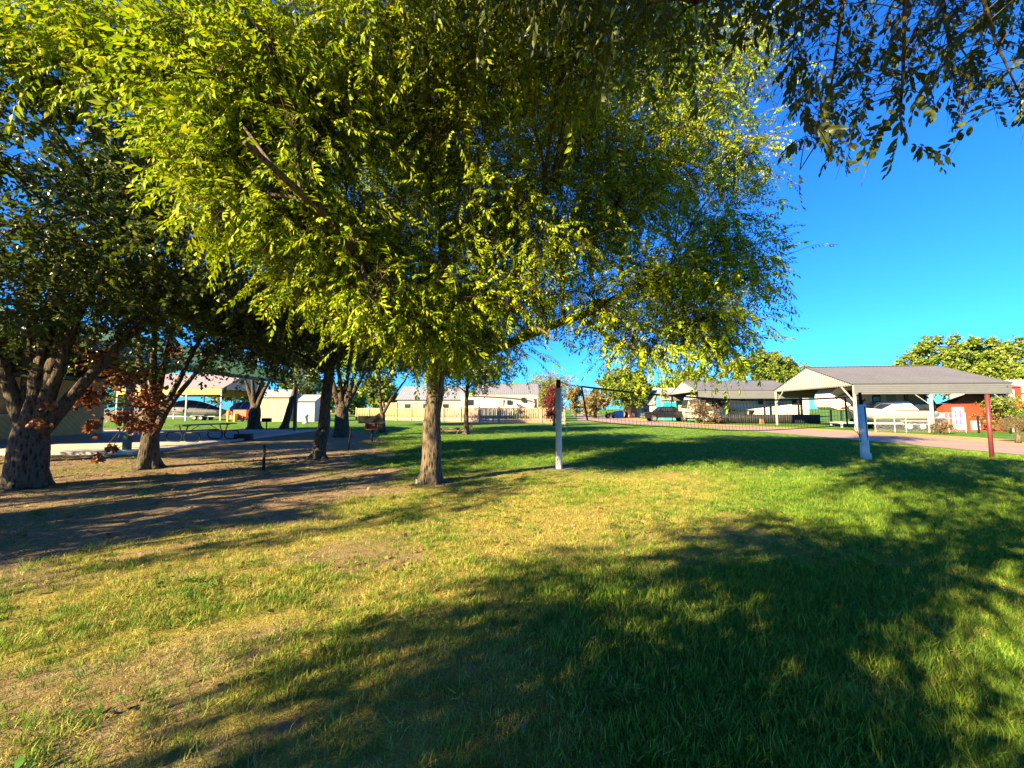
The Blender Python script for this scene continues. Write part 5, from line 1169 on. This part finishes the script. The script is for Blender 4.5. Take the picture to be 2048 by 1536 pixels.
o = thing('orange_tractor', 'small orange garden tractor beside the blue tarp', 'tractor', (X(1221,70), 70, 0), R(180)); MB().prof([(-.7,.45),(-.65,.95),(.2,1.0),(.25,.7),(.9,.7),(.95,.45)], .35).build('body', pm('orange_paint', (.6,.18,.03), .4, .1, 3), o, False, .05)
MB().prof([(.35,.7),(.75,.7),(.85,1.15),(.75,1.15),(.68,.8),(.35,.8)], .25).build('seat', M['black_metal'], o)
for x, r_ in ((-.5,.22),(.6,.36)):
    for s in (-1, 1): wheel(o, x, s*.45, r_, .2, s, M['cream'])
# red tiny house at the right
RH = (31.9, 28.5, 0); rh = thing('red_house', 'red two storey tiny house with white doors behind the carport end', 'house', RH, R(-9)); rh.scale = (.95, .42, .74)
MB().add([(0,0,0),(5.4,0,0),(5.4,4,0),(0,4,0),(0,0,2.7),(5.4,0,2.7),(5.4,4,2.7),(0,4,2.7)],[(0,1,5,4),(1,2,6,5),(2,3,7,6),(3,0,4,7),(4,5,6,7)]).build('wall', M['red_wall'], rh)
for k in range(18): MB().box(k*.3+.28, k*.3+.30, -.014, -.001, .02, 2.66).build('batten', M['red_wall'], rh)
MB().add([(.6,-.15,2.7),(2.9,-.15,2.7),(2.9,1.2,3.7),(2.1,1.2,3.7),(.6,2.5,2.75),(2.9,2.5,2.75)],[(0,1,2,3),(0,3,4),(3,2,5,4),(1,5,2)]).build('porch_roof', M['red_roof'], rh)
up_ = MB().box(2.9, 5.3, .3, 3.7, 2.702, 4.3).build('upper_wall', M['red_wall'], rh); MB().add([(2.7,.1,4.3),(5.5,.1,4.3),(5.5,3.9,4.3),(2.7,3.9,4.3),(2.9,2,4.6),(5.3,2,4.6)],[(0,1,5,4),(2,3,4,5),(0,4,3),(1,2,5)]).build('roof', M['red_roof'], rh)
dd = MB().box(.55,1.35,-.06,-.002,.15,2.35).build('door', M['white'], rh); vio = pm('violet_glass', (.16,.05,.30), .2, .1, 3)
for x in (.72, 1.02):
    for z in (.5, 1.35): MB().box(x, x+.12, -.068, -.061, z, z+.62).build('pane', vio, dd)
MB().box(1.75,2.35,-.05,-.002,.1,1.0).build('small_door', M['white'], rh)
window(rh, 4.2, 4.55, 1.6, 2.2, -.002, -1, M['white'], fw=.07)
wb = MB().box(3.3,3.75,.22,.298,2.75,4.2).build('number_board', M['white'], rh); text(wb, '15', 3.525, .215, 3.05, .42, M['dark_grey'], name='number')
MB().box(3.38,3.67,.205,.219,3.4,3.7).build('pane', M['glass'], wb); MB().box(3.38,3.67,.205,.219,3.8,4.1).build('pane', M['glass'], wb)
window(up_, 4.4, 4.75, 3.0, 3.35, .298, -1, M['white'], fw=.1); window(up_, 4.4, 4.75, 3.6, 3.95, .298, -1, M['white'], fw=.1)
ac = MB().box(-.75,-.1,-.5,-.05,1.25,1.7).build('air_conditioner', M['white'], rh); MB().box(-.7,-.15,-.512,-.501,1.3,1.65).build('grille', M['steel'], ac)
gt_ = thing('metal_gate', 'black metal gate frame in front of the red house', 'gate', (30.9, 25.6, 0), R(-20)); 
MB().box(-.04,.04,-.04,.04,0,1.15).build('gate_post', M['black_metal'], gt_); MB().box(1.5,1.58,-.04,.04,0,1.15).build('gate_post', M['black_metal'], gt_)
for z in (.2,.65,1.08): MB().box(.042,1.498,-.02,.02,z,z+.04).build('gate_bar', M['black_metal'], gt_)
whr = house('white_building', 'white building with pale roof behind the garden tree at the right edge', (47.5, 38, 0), R(-25), 12, 7, 3.2, 4.6, M['white'], M['metal_white'], 'building')
window(whr, 1.5, 2.6, 1.2, 2.3, -.002, -1, M['white'])

# --- sheds and small things in the sunlit yard at the left
ys = house('yellow_shed', 'plain cream yellow metal shed in full sun behind the dark trunks', (X(513,50), 50, 0), R(-4), 4.4, 4, 3.2, 4.2, pm('cream_yellow', (.40,.33,.16), .6, .06, 2), M['metal_white'], 'shed')
for x in (1.4, 2.9): MB().box(x, x+.03, -.02, -.001, .05, 3.1).build('panel_seam', M['tan_siding'], ys)
gs = house('grey_shed', 'small pale grey shed right of the green pavilion post', (X(590,50), 50, 0), R(-4), 2.7, 3, 2.7, 3.5, pm('pale_grey', (.34,.335,.35), .6, .06, 2), M['metal_white'], 'shed')
for x in (.9, 1.8): MB().box(x, x+.03, -.02, -.001, .05, 2.6).build('panel_seam', M['steel'], gs)
hy = thing('hydrant', 'squat white hydrant on the sunlit grass by the grey shed', 'hydrant', (X(613,43), 43, 0))
MB().tube([(0,0,0),(0,0,.08),(0,0,.1),(0,0,.75),(0,0,.8),(0,0,.85),(0,0,1.0),(0,0,1.05)], [.32,.32,.24,.24,.32,.32,.2,.06], 14).build('barrel', M['white'], hy, True)
for s in (-1,1): MB().cyl((s*.2,0,.6), (s*.4,0,.6), .1, None, 10).build('nozzle', M['white'], hy)
rb = thing('red_bin', 'bright orange red trailer box beside the boat carport', 'trailer', (X(468,50), 50, 0), R(-3)); MB().box(0,1.75,0,1.2,.35,1.45).build('box', pm('red_orange', (.60,.10,.04), .5, .12, 2), rb, False, .03)
MB().box(-.03,1.78,-.03,1.23,1.452,1.5).build('rim', M['rust'], rb)
for x in (.4,1.35): wheel(rb, x, -.08, .22, .14)
sp_ = thing('cable_spool', 'yellow wooden stand with a grey pot left of the red trailer box', 'stand', (X(455,49), 49, 0)); yw = pm('yellow_wood', (.60,.38,.08), .7, .12, 3)
for x in (0,.85): MB().box(x, x+.18, 0, .5, 0, 1.35 if x == 0 else 1.0).build('side', yw, sp_)
MB().box(.182,.848,.05,.45,.3,.36).build('shelf', yw, sp_); MB().tube([(.5,.25,.362),(.5,.25,.8)], [.2,.26], 14).build('pot', M['steel'], sp_)
tn = house('tan_house', 'tan and white house behind the lit wooden fence', (X(795,62), 62, 0), R(-3), 10.5, 7, 3.2, 5.4, M['cream'], pm('bluish_roof', (.20,.21,.25), .5, .1, 1))
for x in (1.2,4.2,7.4): window(tn, x, x+1.0, 1.2, 2.4, -.002, -1, M['white'])
# far hedge line closing the view
for i, (u, Y, H_, W_) in enumerate(((690,110,8,16),(860,115,8,16),(960,120,7,15),(1060,130,7,16),(1330,130,7,14),(1480,130,8,18),(250,110,9,18),(60,100,9,18))):
    far_tree('distant_tree', ['distant tree behind the sheds at the left','distant tree behind the middle elm trunk','distant tree behind the small leaning tree','distant tree behind the pale carport','distant tree behind the brick cottage','distant tree behind the motorhome carport','distant tree beyond the pavilion opening','distant tree beyond the pavilion wall'][i], u, 0, Y, H_, W_, .5, M['leaf_far'], 330, 60+i, 'far', 1.9, 1, 'distant trees')
